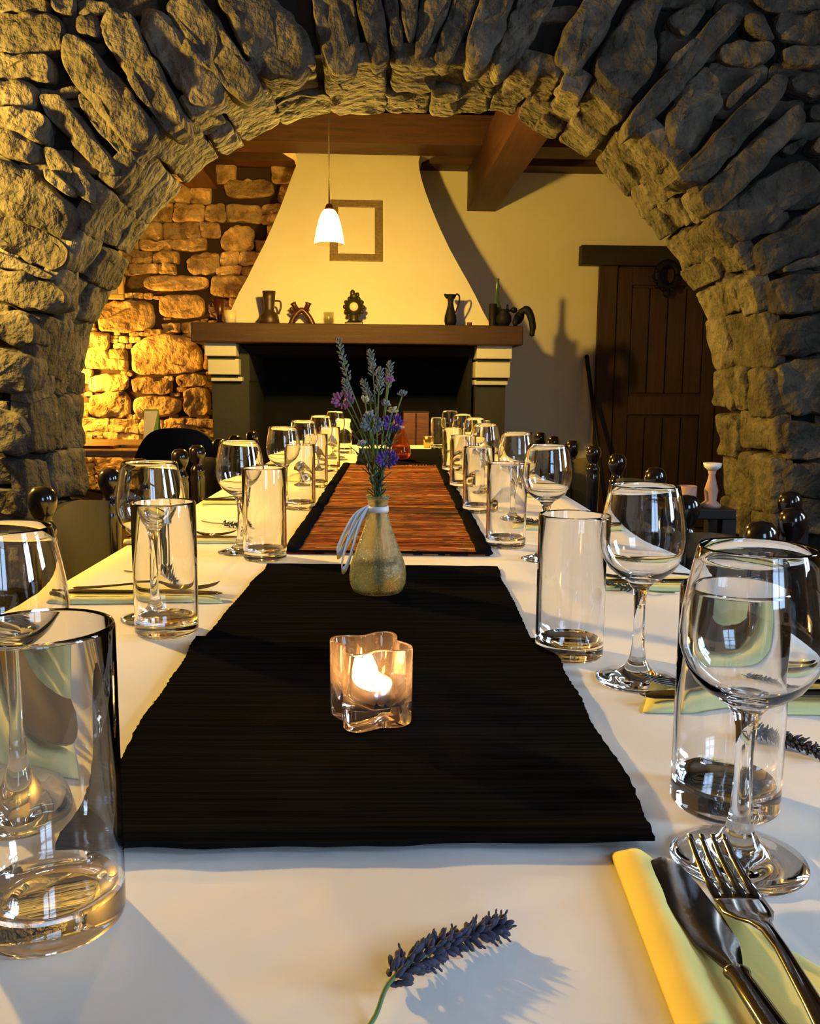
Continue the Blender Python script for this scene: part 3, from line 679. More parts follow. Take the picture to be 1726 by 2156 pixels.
MB().tube([(-.045, 0, .1), (-.07, 0, .09)], [.008, .002], 6).build('beak', 'black', t)
MB().tube(smooth_path([(0, -.02, .08), (.04, -.03, .1), (.066, -.035, .06), (.08, -.035, 0), (.075, -.035, -.06)]), [.02]*5+[.024]*5+[.022]*5+[.02]*5+[.016]*4+[.004], 8).build('wing', 'black', t)
MB().tube([(-.01, -.02, .06), (-.03, -.03, .02), (-.025, -.03, 0)], [.02, .016, .012], 8).build('wing', 'black', t)

# ================================================================== THE DINING TABLE
TL, TR = atZ(284, 1146).x, atZ(1435, 1194).x
TZ = 0.75; CLZ = 0.752
XL, XR = -0.462, 0.468
YN, YE = 0.12, 4.45
tb = empty('dining_table', (0, 2.2, 0), 0, 'long dining table running through the stone arch under a white cloth', 'table')
MB().box(XL+.01, XR-.01, YN+.01-2.2, YE-.01-2.2, .72, .749).build('tabletop', 'dark_wood', tb, False)
for x in (XL+.07, XR-.07):
    for y in (YN+.08, 1.6, 3.0, YE-.08): MB().box(x-.03, x+.03, y-.03-2.2, y+.03-2.2, 0, .72).build('leg', 'dark_wood', tb, False)
# cloth
v = []; f = []; ny = 220
def cprof():
    out = []
    for k in range(5): out.append((XL-.006, CLZ-.27+.054*k, 'l'))
    out += [(XL-.005, CLZ-.012, 'e'), (XL-.001, CLZ-.002, 'e')]
    for k in range(1, 24): out.append((XL+(XR-XL)*k/24, CLZ, 't'))
    out += [(XR+.001, CLZ-.002, 'e'), (XR+.005, CLZ-.012, 'e')]
    for k in range(5): out.append((XR+.006, CLZ-.054-.054*k, 'r'))
    return out
pr = cprof(); npf = len(pr)
for i in range(ny+1):
    y = YN-.004+(YE+.008-YN)*i/ny
    for x, z, kd in pr:
        if kd in 'lr':
            dz = (CLZ-z)/.3; wv = .012*dz*math.sin(y*17)+.008*dz*math.sin(y*41); x += (wv-.02*dz)*(1 if kd == 'l' else -1)
        v.append(Vector((x, y, z)))
for i in range(ny):
    for j in range(npf-1): f.append((i*npf+j, i*npf+j+1, (i+1)*npf+j+1, (i+1)*npf+j))
cl = mk('tablecloth', v, f, 'cloth'); tag(cl, 'white tablecloth covering the long dining table', 'tablecloth')

def quad_cloth(name, px, m, label, cat, th=.003, z0=CLZ, rag=.004, nx=30, nyy=60, hump=None, group=None):
    P = [atZ(x, y, z0) for x, y in px]   # near-left, near-right, far-right, far-left
    v = []; f = []
    for s_ in (0, 1):
        for j in range(nyy+1):
            b = j/nyy
            for i in range(nx+1):
                a = i/nx
                p = P[0].lerp(P[1], a).lerp(P[3].lerp(P[2], a), b)
                x, y = p.x, p.y
                if i in (0, nx): x += rag*.5*nz(y*170, x, 1)+rag*1.3*nz(y*11, x, 4)
                if j in (0, nyy): y += rag*.8*nz(x*30, y, 2)+.004*nz(x*5, 3, 3)
                z = z0 + .0004 + s_*th
                if s_: z += .0006*nz(x*12, y*12, 7)
                if s_ and hump: z += hump(a, b)
                v.append(Vector((x, y, z)))
    n1 = (nx+1)*(nyy+1)
    for j in range(nyy):
        for i in range(nx):
            q = j*(nx+1)+i; f += [(q+n1, q+1+n1, q+nx+2+n1, q+nx+1+n1), (q, q+nx+1, q+nx+2, q+1)]
    edge = [i for i in range(nx+1)] + [(j+1)*(nx+1)-1 for j in range(1, nyy+1)] + [nyy*(nx+1)+i for i in range(nx-1, -1, -1)] + [j*(nx+1) for j in range(nyy-1, 0, -1)]
    for a, b in zip(edge, edge[1:]+edge[:1]): f.append((a, b, b+n1, a+n1))
    c = sum(P, Vector((0, 0, 0)))/4; c.z = z0
    o = mk(name, v, f, m, None, True, c); sharp(o, 50); tag(o, label, cat, group); return o, P
quad_cloth('placemat', [(421, 1362), (1122, 1360), (1045, 1196), (562, 1190)], 'mat', 'black woven mat under the vase, overlapped by the nearest mat', 'placemat', nyy=80)
o, PA = quad_cloth('placemat', [(128, 1792), (1390, 1772), (1150, 1350), (416, 1345)], 'mat', 'large black woven mat nearest the viewer under the lit tealight', 'placemat', nyy=120,
    z0=CLZ+.0042, hump=lambda a, b: .0028*math.exp(-((b-.025)/.014)**2))
rug, PR_ = quad_cloth('table_runner', [(604, 1166), (1030, 1171), (928, 981), (726, 979)], 'rug', 'rusty red striped rag runner with dark edges along the table', 'runner', th=.004, nyy=160)
rc = rug.location
for a, b, w_ in ((0, 3, 1), (1, 2, -1), (0, 1, 0), (3, 2, 0)):
    A, B = PR_[a], PR_[b]; pts = []
    for k in range(61):
        p = A.lerp(B, k/60); pts.append(Vector((p.x + w_*.006 + .004*nz(p.y*16, k*.1), p.y, CLZ+.0065)) - rc)
    r_ = .014 if w_ else .006
    mb = MB(); mb.tube(pts, r_, 8); 
    for q in mb.v: q.z = (CLZ+.004-rc.z) + (q.z-(CLZ+.0065-rc.z))*.32 + .001
    mb.build('edge_binding', 'border', rug)
quad_cloth('placemat', [(748, 984), (933, 984), (929, 947), (757, 945)], 'border', 'black mat at the far end beyond the striped runner', 'placemat', nyy=40, z0=CLZ+.001)

# ---- glassware
def wine_glass(label, loc, rz=0):
    t = empty('wine_glass', loc, rz, label, 'glass', None)
    if 'wg' not in cache:
        foot = MB().lathe([(0, 0.0006), (.030, .0005), (.0375, 0), (.039, .0012), (.0385, .0026), (.030, .0045), (.018, .0085), (.0115, .0145), (.0082, .021)], 64).build('foot', 'glass', t)
        stem = MB().lathe([(.0082, .021), (.0062, .032), (.0052, .05), (.005, .068), (.0058, .082), (.0082, .091), (.0125, .0965)], 64).build('stem', 'glass', t, rc=False)
        bowl = MB().lathe([(.0125, .0965), (.021, .1015), (.0295, .1085), (.0358, .118), (.0392, .129), (.0398, .138), (.0388, .150), (.0362, .166), (.0335, .179), (.0318, .1868), (.0313, .188),
                           (.0306, .187), (.0322, .179), (.0350, .166), (.0375, .150), (.0385, .138), (.0379, .129), (.0346, .1192), (.0288, .1108), (.020, .1045), (.010, .1012), (0, .1003)], 64).build('bowl', 'glass', t, rc=False)
        cache['wg'] = (foot, stem, bowl)
    else:
        for p in cache['wg']:
            c = p.copy(); C.objects.link(c); c.parent = t
    return t
def tumbler(label, loc, rz=0):
    t = empty('tumbler', loc, rz, label, 'glass', None)
    if 'tb' not in cache:
        R = .0352
        base = MB().lathe([(0, .0008), (.028, .0006), (R-.0025, 0), (R-.0004, .002), (R, .005), (R, .014)], 64)
        base.lathe([(.0325, .0185), (.029, .0145), (.020, .0128), (0, .0125)], 64)
        base = base.build('base', 'glass', t)
        wl = MB().lathe([(R, .014), (R, .07), (R, .1465), (R-.0006, .1485), (R-.0014, .1488), (R-.0019, .1475), (R-.0021, .07), (.0326, .025), (.0325, .0185)], 64).build('wall', 'glass', t, rc=False)
        cache['tb'] = (base, wl)
    else:
        for p in cache['tb']:
            c = p.copy(); C.objects.link(c); c.parent = t
    return t
cache = {}
def onT(px, py): p = atZ(px, py, CLZ); p.z = CLZ; return p
def onTY(px, Y):
    # point on the table at depth Y seen at column px
    lo, hi = 900, 2156
    for _ in range(40):
        m_ = (lo+hi)/2
        if atZ(px, m_, CLZ).y > Y: lo = m_
        else: hi = m_
    return onT(px, lo)
WG = [('front right wine glass standing behind the nearest fork', onT(1553, 1812)), ('second wine glass from the front on the right, before the dark chair posts', onT(1340, 1432)),
      ('third wine glass from the front on the right side', onTY(1147, 1.42)), ('fourth wine glass from the front on the right side', onTY(1084, 1.86)), ('fifth wine glass from the front on the right side', onTY(1019, 2.34)),
      ('sixth wine glass from the front on the right side', onTY(998, 2.85)), ('seventh wine glass from the front on the right side', onTY(972, 3.3)), ('farthest wine glass on the right side', onTY(946, 3.85)),
      ('front left wine glass cut by the picture edge', onT(28, 1715)), ('second wine glass from the front on the left, partly behind a tumbler', onT(325, 1302)), ('third wine glass from the front on the left side', onT(508, 1163)),
      ('fourth wine glass from the front on the left side', onTY(598, 2.05)), ('fifth wine glass from the front on the left side', onTY(640, 2.5)), ('sixth wine glass from the front on the left side', onTY(676, 2.98)), ('farthest wine glass on the left side', onTY(706, 3.6))]
for i, (lb, p) in enumerate(WG): wine_glass(lb, p, i*.7)['group'] = 'wine glasses set along the table'
TBL = [('front right tumbler behind the nearest wine glass', onT(1524, 1690)), ('second tumbler from the front on the right, beside the black mat', onT(1197, 1378)), ('third tumbler from the front on the right, at the runner corner', onT(1064, 1150)),
       ('fourth tumbler from the front on the right side', onTY(1006, 1.99)), ('fifth tumbler from the front on the right side', onTY(972, 2.5)), ('sixth tumbler from the front on the right side', onTY(952, 3.0)), ('farthest tumbler on the right, beside the black far mat', onTY(921, 4.15)),
       ('large front left tumbler nearest the viewer', onT(112, 1932)), ('second tumbler from the front on the left, before a wine glass', onT(352, 1330)), ('third tumbler from the front on the left, at the runner corner', onT(558, 1176)),
       ('fourth tumbler from the front on the left side', onTY(632, 2.03)), ('fifth tumbler from the front on the left side', onTY(664, 2.5)), ('sixth tumbler from the front on the left side', onTY(694, 3.0)), ('farthest tumbler on the left side', onTY(724, 3.9))]
for i, (lb, p) in enumerate(TBL):
    q = tumbler(lb, p, i*.4); q['group'] = 'tumblers set along the table'
    if 'front left' in lb: q.scale = (1.03, 1.03, 1.05)

# ---- vases
def vase(loc, label, m, wm):
    t = empty('bud_vase', loc, 0, label, 'vase')
    out = [(0, .001), (.024, .0), (.033, .005), (.0375, .015), (.0385, .027), (.0365, .042), (.030, .060), (.0225, .080), (.0165, .098), (.0135, .110), (.0125, .118), (.0135, .127), (.0165, .134)]
    inn = [(.0148, .1335), (.0118, .127), (.0107, .118), (.0115, .110), (.0142, .098), (.020, .080), (.0275, .060), (.0342, .042), (.0362, .027), (.035, .015), (.030, .007), (0, .0055)]
    MB().lathe(out+inn, 48).build('body', m, t)
    MB().lathe([(0, .0062), (.0295, .0075), (.0345, .0152), (.0357, .027), (.0337, .042), (.0318, .048), (0, .0478)], 48).build('water', wm, t)
    MB().lathe([(.0128, .112), (.0141, .112), (.0145, .116), (.0141, .120), (.0128, .120)], 24).build('ribbon_band', 'ribbon', t)
    return t
VP = onT(795, 1250)
v1 = vase(VP, 'small teardrop glass vase of wildflowers with white ribbon, on black mat', 'vase_glass', 'water')
for k, (dx, zz_, wd) in enumerate(((-.040, .062, .012), (-.034, .040, .010))):
    mb = MB(); P0 = Vector((-.012, -.006, .116))
    loop = smooth_path([P0, P0+Vector((dx*.5, -.006, -.012)), P0+Vector((dx*.95, -.010, -.045-.01*k)), P0+Vector((dx*1.05, -.010, -.06-.02*k)), P0+Vector((dx*.8, -.008, -.052-.02*k)), P0+Vector((dx*.35, -.004, -.02)), P0], 6)
    vv = []; ff = []
    for q in loop: vv += [q+Vector((.0, -wd*.6, wd*.6)), q+Vector((0, wd*.6, -wd*.6))]
    for i in range(len(loop)-1): ff.append((2*i, 2*i+1, 2*i+3, 2*i+2))
    o = mb.add(vv, ff).build('ribbon_loop', 'ribbon', v1); so = o.modifiers.new('s', 'SOLIDIFY'); so.thickness = .0006
VP2 = onTY(843, 3.45)
v2 = vase(VP2, 'amber-glowing teardrop vase at the far end of the runner', 'glow_tint_glass', 'glow_tint_glass'); v2.scale = (1.08, 1.08, 1.14)
# flowers
rf = random.Random(5)
def buds(mb, A, B, n, r0, rb, spiral=2.4):
    ax = (B-A); L = ax.length; ax.normalize(); o1 = ax.orthogonal().normalized(); o2 = ax.cross(o1)
    for k in range(n):
        t_ = k/n; a = k*spiral; rr = r0*(1-.55*t_)*(.75+.4*rf.random()); dirv = o1*math.cos(a)+o2*math.sin(a)
        c = A+ax*L*t_+dirv*rr*.55
        d = (dirv*1.0+ax*1.0).normalized(); R = d.to_track_quat('Z', 'Y').to_matrix()
        mb.ball(c+d*rb*.8, rb*.55, rb*.55, rb*1.5, 6, R)
def flower(kind, hx, hy, dy, label, cat='flower', m=None, base=(0, 0)):
    head = atY(hx, hy, VP.y+dy) - VP
    t = empty(kind, VP + Vector((0, 0, .01)), 0, label, cat, 'wildflowers in the nearest vase')
    head.z -= .01
    A = Vector((-base[0]*.6, base[1], .0)); Nk = Vector((base[0]*.35, base[1]*.35, .112))
    ln = head.length
    path = smooth_path([A, A.lerp(Nk, .5), Nk, Nk.lerp(head, .5)+Vector((-.15*(head.x-Nk.x), 0, .006)), head], 5)
    return t, head, Nk, path
LV = [(712, 712, 732, 800, .0, 'tallest grey lavender spike leaning far left in the vase'), (779, 738, 786, 790, .01, 'upright lavender spike left of the vase middle'), (801, 775, 797, 830, -.01, 'lavender spike right beside the tallest middle one'),
      (764, 800, 780, 850, .015, 'short lavender spike leaning left under the middle spikes'), (822, 762, 815, 815, .02, 'faint brownish spike on the right of the bunch'), (725, 800, 738, 850, -.01, 'bushy grey sprig above the pink flower')]
for i, (tx, ty, bx, by, dy, lb) in enumerate(LV):
    base = (.008*math.cos(i*1.3), .008*math.sin(i*1.3))
    t, head, Nk, path = flower('lavender_flower', bx, by, dy, lb, 'flower', None, base)
    tip = atY(tx, ty, VP.y+dy)-VP; tip.z -= .01
    MB().tube(path + [tip], .0008, 5).build('stem', 'stem', t)
    mb = MB(); buds(mb, head, tip, 34, .006, .0023); mb.build('flower_head', 'lavg', t)
FL = [('scabious', 722, 842, -.01, 'pink', 'pink ragged flower on the left of the bunch'), ('scabious', 783, 893, -.02, 'lavg', 'greyish violet flower in the middle of the bunch'), ('scabious', 826, 890, .0, 'purple', 'violet flower on the right of the bunch'), ('scabious', 815, 966, -.025, 'purple', 'deep purple flower low on the right, near the vase neck'),
      ('seed_pod', 768, 842, -.015, 'cream_petal', 'yellow-white pod left of the bunch centre'), ('seed_pod', 826, 864, -.02, 'cream_petal', 'cream pod on the right of the bunch'), ('seed_pod', 812, 850, .0, 'white_petal', 'pale green pod beside the cream pod'), ('seed_pod', 776, 872, -.02, 'white_petal', 'tiny white blossom at the bunch centre'),
      ('seed_pod', 820, 800, .01, 'pink', 'brownish pink bud high on the right'), ('seed_pod', 848, 830, .015, 'lavg', 'grey-green bud farthest right'), ('seed_pod', 760, 935, -.03, 'white_petal', 'pale daisy low on the left of the bunch'), ('seed_pod', 793, 905, .0, 'white_petal', 'pale bell bud low in the bunch')]
for i, (kd, hx, hy, dy, m, lb) in enumerate(FL):
    base = (.009*math.cos(i*2.1+1), .009*math.sin(i*2.1+1))
    t, head, Nk, path = flower(kd, hx, hy, dy, lb, 'flower', m, base)
    MB().tube(path, .0008, 5).build('stem', 'stem', t)
    mb = MB()
    if kd == 'scabious':
        for k in range(26):
            a = k*2.4; r = .004+.009*math.sqrt(k/26); d = Vector((math.cos(a)*r, -.003+.004*rf.random(), math.sin(a)*r*.8))
            R = (d+Vector((0, -.006, .004))).normalized().to_track_quat('Z', 'Y').to_matrix()
            mb.ball(head+d, .0012, .0026, .0045, 6, R)
    else:
        for k in range(15):
            a = k*2.4; d = Vector((math.cos(a), math.sin(a), rf.uniform(-.5, 1.2))).normalized(); R = (d*.8+Vector((0, 0, rf.uniform(0, 1)))).normalized().to_track_quat('Z', 'Y').to_matrix()
            mb.ball(head+d*rf.uniform(.001, .0045), .0011, .0021, .0044, 6, R)
    mb.build('flower_head', m, t)
for i, (hx, hy, dy) in enumerate(((742, 905, -.01), (760, 880, .0), (808, 905, .01), (835, 905, .0), (790, 840, .01), (755, 955, -.02), (822, 935, -.02))):
    t, head, Nk, path = flower('leafy_stem', hx, hy, dy, ['dark leafy stem low left', 'thin leafy stem left of centre', 'dark leafy stem right of centre', 'leafy stem far right', 'tall thin leafy stem in the middle', 'short drooping leaf at the lower left', 'short drooping leaf at the lower right'][i] + ' in the nearest vase bunch', 'flower', None, (.007*math.cos(i*1.7+.5), .007*math.sin(i*1.7+.5)))
    MB().tube(path, .0009, 5).build('stem', 'dark_stem', t)
    mb = MB()
    for k in range(16):
        q = path[min(len(path)-1, int(len(path)*(.5+.5*k/16)))]; a = k*2.4+i; d_ = Vector((math.cos(a), math.sin(a), .8)).normalized()
        mb.ball(q+d_*.008, .0022, .0007, .0095, 6, d_.to_track_quat('Z', 'Y').to_matrix())
    mb.build('leaves', 'leaf', t)
# ---- tealight holder with wavy walls
TP = onT(780, 1532); TP.z = CLZ+.0078
th = empty('tealight_holder', TP, 0, 'wavy square glass holder with a burning tealight on the black mat', 'candle holder')
def wavy(r0, amp, z, n=72, ph=math.radians(-115)):
    return [Vector(((r0+amp*math.cos(4*(a-ph)))*math.cos(a), (r0+amp*math.cos(4*(a-ph)))*math.sin(a), z)) for a in [2*PI*i/n for i in range(n)]]
rings = [wavy(.0275, .0052, 0), wavy(.0292, .0062, .002), wavy(.0294, .0064, .02), wavy(.0294, .0068, .0625), wavy(.0286, .0068, .064), wavy(.0277, .0066, .0625), wavy(.0272, .0056, .03), wavy(.0262, .0015, .017), wavy(.021, 0, .0145)]
V = []; F = []; n = 72
for r in rings: V += r
for r in range(len(rings)-1):
    for i in range(n): j = (i+1) % n; F.append((r*n+i, r*n+j, (r+1)*n+j, (r+1)*n+i))
F.append(tuple(range(n))); F.append(tuple(range((len(rings)-1)*n, len(rings)*n)))
mk('glass_cup', V, F, 'candle_glass', th)
tl = empty('tealight', TP+Vector((0, 0, .0153)), 0, 'burning tealight candle inside the wavy glass holder', 'candle')
MB().lathe([(0, 0), (.0185, 0), (.019, .001), (.019, .014), (.0186, .0142), (.0182, .0125), (.0182, .001), (0, .001)], 40).build('metal_cup', 'tin', tl)
wx_ = MB().lathe([(0, .0012), (.0178, .0012), (.0178, .0112), (.010, .0102), (0, .0098)], 40).build('wax', 'wax', tl)
MB().tube([(0, 0, .0098), (0, 0, .0165)], .0006, 5).build('wick', 'black', wx_)
MB().lathe([(0, .0125), (.0040, .0145), (.0062, .019), (.0052, .025), (.0025, .033), (0, .040)], 20).build('flame', 'flame', tl)
# far candles
gp = onTY(901, 4.25)
t = empty('gold_votive', gp, 0, 'small gold votive glass at the far table end', 'candle holder'); MB().lathe([(0, 0), (.02, 0), (.024, .055), (.022, .055), (.018, .005), (0, .005)], 24).build('body', 'brass', t)
gp = onTY(1019, 4.2)
t = empty('pillar_candle', gp, 0, 'cream pillar candle among the far right glasses', 'candle'); MB().lathe([(0, 0), (.027, 0), (.027, .132), (.024, .136), (0, .130)], 24).build('wax_body', 'cream_wax', t, sh=40)
MB().tube([(0, 0, .13), (0, 0, .142)], .001, 5).build('wick', 'black', t)

# ---- lavender sprigs lying on the table
def lying(A, B, tail, label, rb=.0026, r0=.0075, nb=70, bend=.006, mm='lav'):
    # A head base, B head tip, tail stem end (world points on the cloth)
    t = empty('lavender_sprig', (A.x, A.y, CLZ), 0, label, 'herb sprig', 'lavender sprigs laid at the place settings')
    o = Vector((A.x, A.y, CLZ)); up = Vector((0, 0, r0*.9)); perp = (B-A).cross(Vector((0, 0, 1))).normalized()
    path = smooth_path([tail-o+Vector((0, 0, .0016)), tail.lerp(A, .5)-o+Vector((0, 0, .0025)), A-o+up, A.lerp(B, .5)-o+up-perp*bend, B-o+up*.8], 6)
    MB().tube(path, .0011, 6).build('stem', 'stem' if mm == 'lav' else 'dark_stem', t)
    mb = MB(); hp = path[12:]; ns = len(hp)-1
    for s_ in range(nb):
        t_ = s_/nb; k = min(int(t_*ns), ns-1); a_, b_ = hp[k], hp[k+1]; c = a_.lerp(b_, t_*ns-k); ax = (b_-a_).normalized()
        o1 = ax.orthogonal().normalized(); o2 = ax.cross(o1); an = s_*2.4+rf.uniform(-.5, .5); dv = o1*math.cos(an)+o2*math.sin(an)
        rr = r0*(1-.6*t_)*(.5 if .06 < t_ < .11 else 1); d = (dv+ax*.9).normalized(); d = (d+Vector((rf.uniform(-.35, .35), rf.uniform(-.35, .35), rf.uniform(-.2, .35)))).normalized(); R = d.to_track_quat('Z', 'Y').to_matrix()
        c2 = c+dv*rr*.45; c2.z = max(c2.z, .002)
        mb.ball(c2+d*rb*.6, rb*.62, rb*.62, rb*1.5, 6, R)
        if s_ % 2 == 0:
            e = c2+d*rb*2.3; e.z = max(e.z, .001); mb.ball(e, rb*.28, rb*.28, rb*.7, 5, R)
    mb.build('flower_head', 'lav', t)
    return t
lying(onT(828, 2096), onT(1060, 1976), onT(748, 2210), 'large dark lavender sprig on bare cloth nearest the viewer', .0025, .0098, 130, .004)
lying(onT(1575, 1555), onT(1726, 1600), onT(1560, 1540), 'dark lavender sprig behind the front right glasses', .0024, .0075, 80)
lying(onT(1345, 1250), onT(1215, 1225), onT(1420, 1250), 'dark lavender sprig beside the second right tumbler', .0024, .0075, 70)
lying(onT(1140, 1108), onT(1098, 1100), onT(1185, 1110), 'small lavender sprig by the third right wine glass', .0024, .0075, 50)
lying(onT(330, 1212), onT(375, 1238), onT(262, 1204), 'dark lavender sprig behind the second left tumbler', .0024, .0085, 60)
lying(onT(470, 1109), onT(512, 1116), onT(424, 1098), 'small lavender sprig left of the third left wine glass', .0024, .007, 50)
lying(onT(25, 1500), onT(42, 1562), onT(15, 1440), 'dark lavender sprig seen through the front left glasses', .0026, .0085, 70)

# ---- napkins and cutlery
def strip(mb, st, nw=6):
    # st: list of (s, halfwidth, z, thickness, offset)
    v = []; f = []; n = nw*2
    for s_, hw, z, th_, off in st:
        for k in range(nw): a = -1+2*k/(nw-1); v.append(Vector((s_, off+hw*a, z+th_*(1-a*a*.6)*.5)))
        for k in range(nw): a = 1-2*k/(nw-1); v.append(Vector((s_, off+hw*a, z-th_*(1-a*a*.6)*.5)))
    for i in range(len(st)-1):
        for k in range(n): j = (k+1) % n; f.append((i*n+k, i*n+j, (i+1)*n+j, (i+1)*n+k))
    f.append(tuple(range(n))); f.append(tuple(range((len(st)-1)*n, len(st)*n))); mb.add(v, f)
def knife(A, ang, label, zoff=0, sc_=1):
    t = empty('table_knife', (A.x, A.y, CLZ+zoff), ang, label, 'knife', 'knives at the place settings'); t.scale = (sc_,)*3
    if 'kn' not in cache:
        mb = MB(); strip(mb, [(0, .002, .004, .0008, .002), (.003, .006, .004, .0012, .001), (.01, .0098, .004, .0014, 0), (.03, .0118, .004, .0016, 0), (.06, .0125, .004, .0018, 0), (.082, .0112, .004, .002, 0), (.094, .007, .004, .0028, 0), (.1, .0045, .004, .004, 0)])
        b = mb.build('blade', 'steel', t, sh=30)
        mb = MB(); strip(mb, [(.1, .0048, .004, .005, 0), (.102, .0062, .004, .0064, 0), (.105, .0062, .004, .0064, 0), (.107, .0052, .004, .0058, 0), (.13, .006, .004, .0062, 0), (.17, .0075, .004, .0066, 0), (.198, .009, .004, .0066, 0), (.206, .008, .004, .006, 0), (.209, .004, .004, .004, 0)], 8)
        cache['kn'] = (b, mb.build('handle', 'steel', t))
    else:
        for p in cache['kn']: c = p.copy(); C.objects.link(c); c.parent = t
    return t
def fork(A, ang, label, zoff=0, sc_=1):
    t = empty('dinner_fork', (A.x, A.y, CLZ+zoff), ang, label, 'fork', 'forks at the place settings'); t.scale = (sc_,)*3
    if 'fk' not in cache:
        ps = []
        for k in range(4):
            off = (-1.5+k)*.0066; mb = MB()
            strip(mb, [(0, .0012, .0125, .0012, off*.96), (.004, .0017, .0108, .0016, off*.97), (.015, .0020, .0075, .002, off*.98), (.03, .0022, .005, .0022, off), (.048, .0026, .0042, .0024, off)], 4)
            ps.append(mb.build('tine', 'steel', t))
        mb = MB(); strip(mb, [(.046, .0125, .0042, .0022, 0), (.052, .0128, .0044, .0024, 0), (.062, .0125, .005, .0026, 0), (.070, .009, .0068, .003, 0), (.076, .0052, .0088, .0034, 0), (.085, .0034, .0108, .0036, 0), (.1, .0031, .0115, .0034, 0), (.13, .0042, .009, .003, 0), (.17, .0068, .005, .0028, 0), (.196, .0088, .003, .0026, 0), (.203, .0075, .003, .0024, 0), (.206, .003, .003, .002, 0)], 8)
        ps.append(mb.build('handle', 'steel', t)); cache['fk'] = ps
    else:
        for p in cache['fk']: c = p.copy(); C.objects.link(c); c.parent = t
    return t
def napkin(L0, L1, R0_, R1_, label, m='napkin', ridge=.009):
    # left (ridged) edge L0 tip -> L1, right edge R0_ -> R1_
    o = (L0+L1+R0_+R1_)/4; o.z = CLZ; V = []; F = []; nu, nv = 28, 26
    for s_ in (0, 1):
        for j in range(nv+1):
            b = j/nv; A = L0.lerp(L1, b); B = R0_.lerp(R1_, b); wd = (B-A).length
            for i in range(nu+1):
                a = (i/nu)**1.6; p = A.lerp(B, a); x = a*wd
                h = ridge*(math.sqrt(max(0, 1-((x-.011)/.0112)**2)) if x < .011 else (.32+.68*math.exp(-((x-.011)/.012)**2)))
                h *= min(1, .25+b*8); h *= 1 if i < nu else .3
                h += .0008*nz(p.x*40, p.y*40)
                V.append(Vector((p.x, p.y, CLZ+.0006+(max(h, .0008) if s_ else 0)))-o)
    n1 = (nu+1)*(nv+1)
    for j in range(nv):
        for i in range(nu):
            q = j*(nu+1)+i; F += [(q+n1, q+1+n1, q+nu+2+n1, q+nu+1+n1), (q, q+nu+1, q+nu+2, q+1)]
    edge = [i for i in range(nu+1)] + [(j+1)*(nu+1)-1 for j in range(1, nv+1)] + [nv*(nu+1)+i for i in range(nu-1, -1, -1)] + [j*(nu+1) for j in range(nv-1, 0, -1)]
    for a, b in zip(edge, edge[1:]+edge[:1]): F.append((a, b, b+n1, a+n1))
    q = mk('napkin', [p_+o for p_ in V], F, m, None, True, o); tag(q, label, 'napkin', 'paper napkins at the place settings'); return q
napkin(onT(1285, 1802), onT(1445, 2230), onT(1300, 1803)+Vector((.004, 0, 0)), onT(1960, 2180), 'folded yellow paper napkin under the front right knife and fork', 'napkin', .012)
kA = atZ(1385, 1808, CLZ+.01); kB = atZ(1548, 2046, CLZ+.01); d = kB-kA
knife(kA, math.atan2(d.y, d.x), 'front right knife with blade tip towards the glasses', .0068, d.length/.102)
fA = onT(1455, 1800); fB = onT(1590, 1975); d = onT(1725, 2120)-onT(1500, 1835)
fA = atZ(1488, 1752, CLZ+.022); fB = atZ(1590, 1962, CLZ+.014); fC = atZ(1735, 2130, CLZ+.020); d = fC-fA
fork(fA, math.atan2(d.y, d.x), 'front right fork with tines before the wine glass foot', .0075, (fB-fA).length/.080)
def setting(side, Y, tip, lbl, far=''):
    sg = 1 if side == 'right' else -1; edge = XR-.03 if sg > 0 else XL+.03
    ang = 0 if sg > 0 else PI
    A = Vector((tip, Y, CLZ)); a2 = ang + sg*.03
    o = Vector((sg*.005, 0, 0))
    x0, x1 = tip+sg*(-.004), tip+sg*.2
    P = [Vector((x0, Y-.022, CLZ)), Vector((x1, Y-.030, CLZ)), Vector((x0+sg*.03, Y+.055, CLZ)), Vector((x1, Y+.075, CLZ))]
    napkin(P[0], P[1], P[2], P[3], 'yellow folded napkin at the %s place on the %s side' % (lbl, side), 'napkin_l', .006)
    knife(Vector((tip, Y, CLZ)), a2, 'knife on the %s %s napkin' % (lbl, side), .0048, .97)
    fork(Vector((tip+sg*.012, Y+.035, CLZ)), a2, 'fork on the %s %s napkin' % (lbl, side), .003, .95)
for side, items in (('right', ((.78-.035, onTY(1347, .745).x, 'second'), (1.215, onTY(1262, 1.215).x-.01, 'third'), (1.75, .25, 'fourth'), (2.3, .25, 'fifth'), (2.85, .25, 'sixth'))),
                    ('left', ((.60, atZ(182, 1652).x, 'first'), (1.135, atZ(466, 1266).x, 'second'), (1.58, atZ(522, 1147).x-.02, 'third'), (2.12, -.25, 'fourth'), (2.6, -.25, 'fifth'), (3.1, -.25, 'sixth')))):
    for Y, tip, lb in items: setting(side, Y, tip, lb)

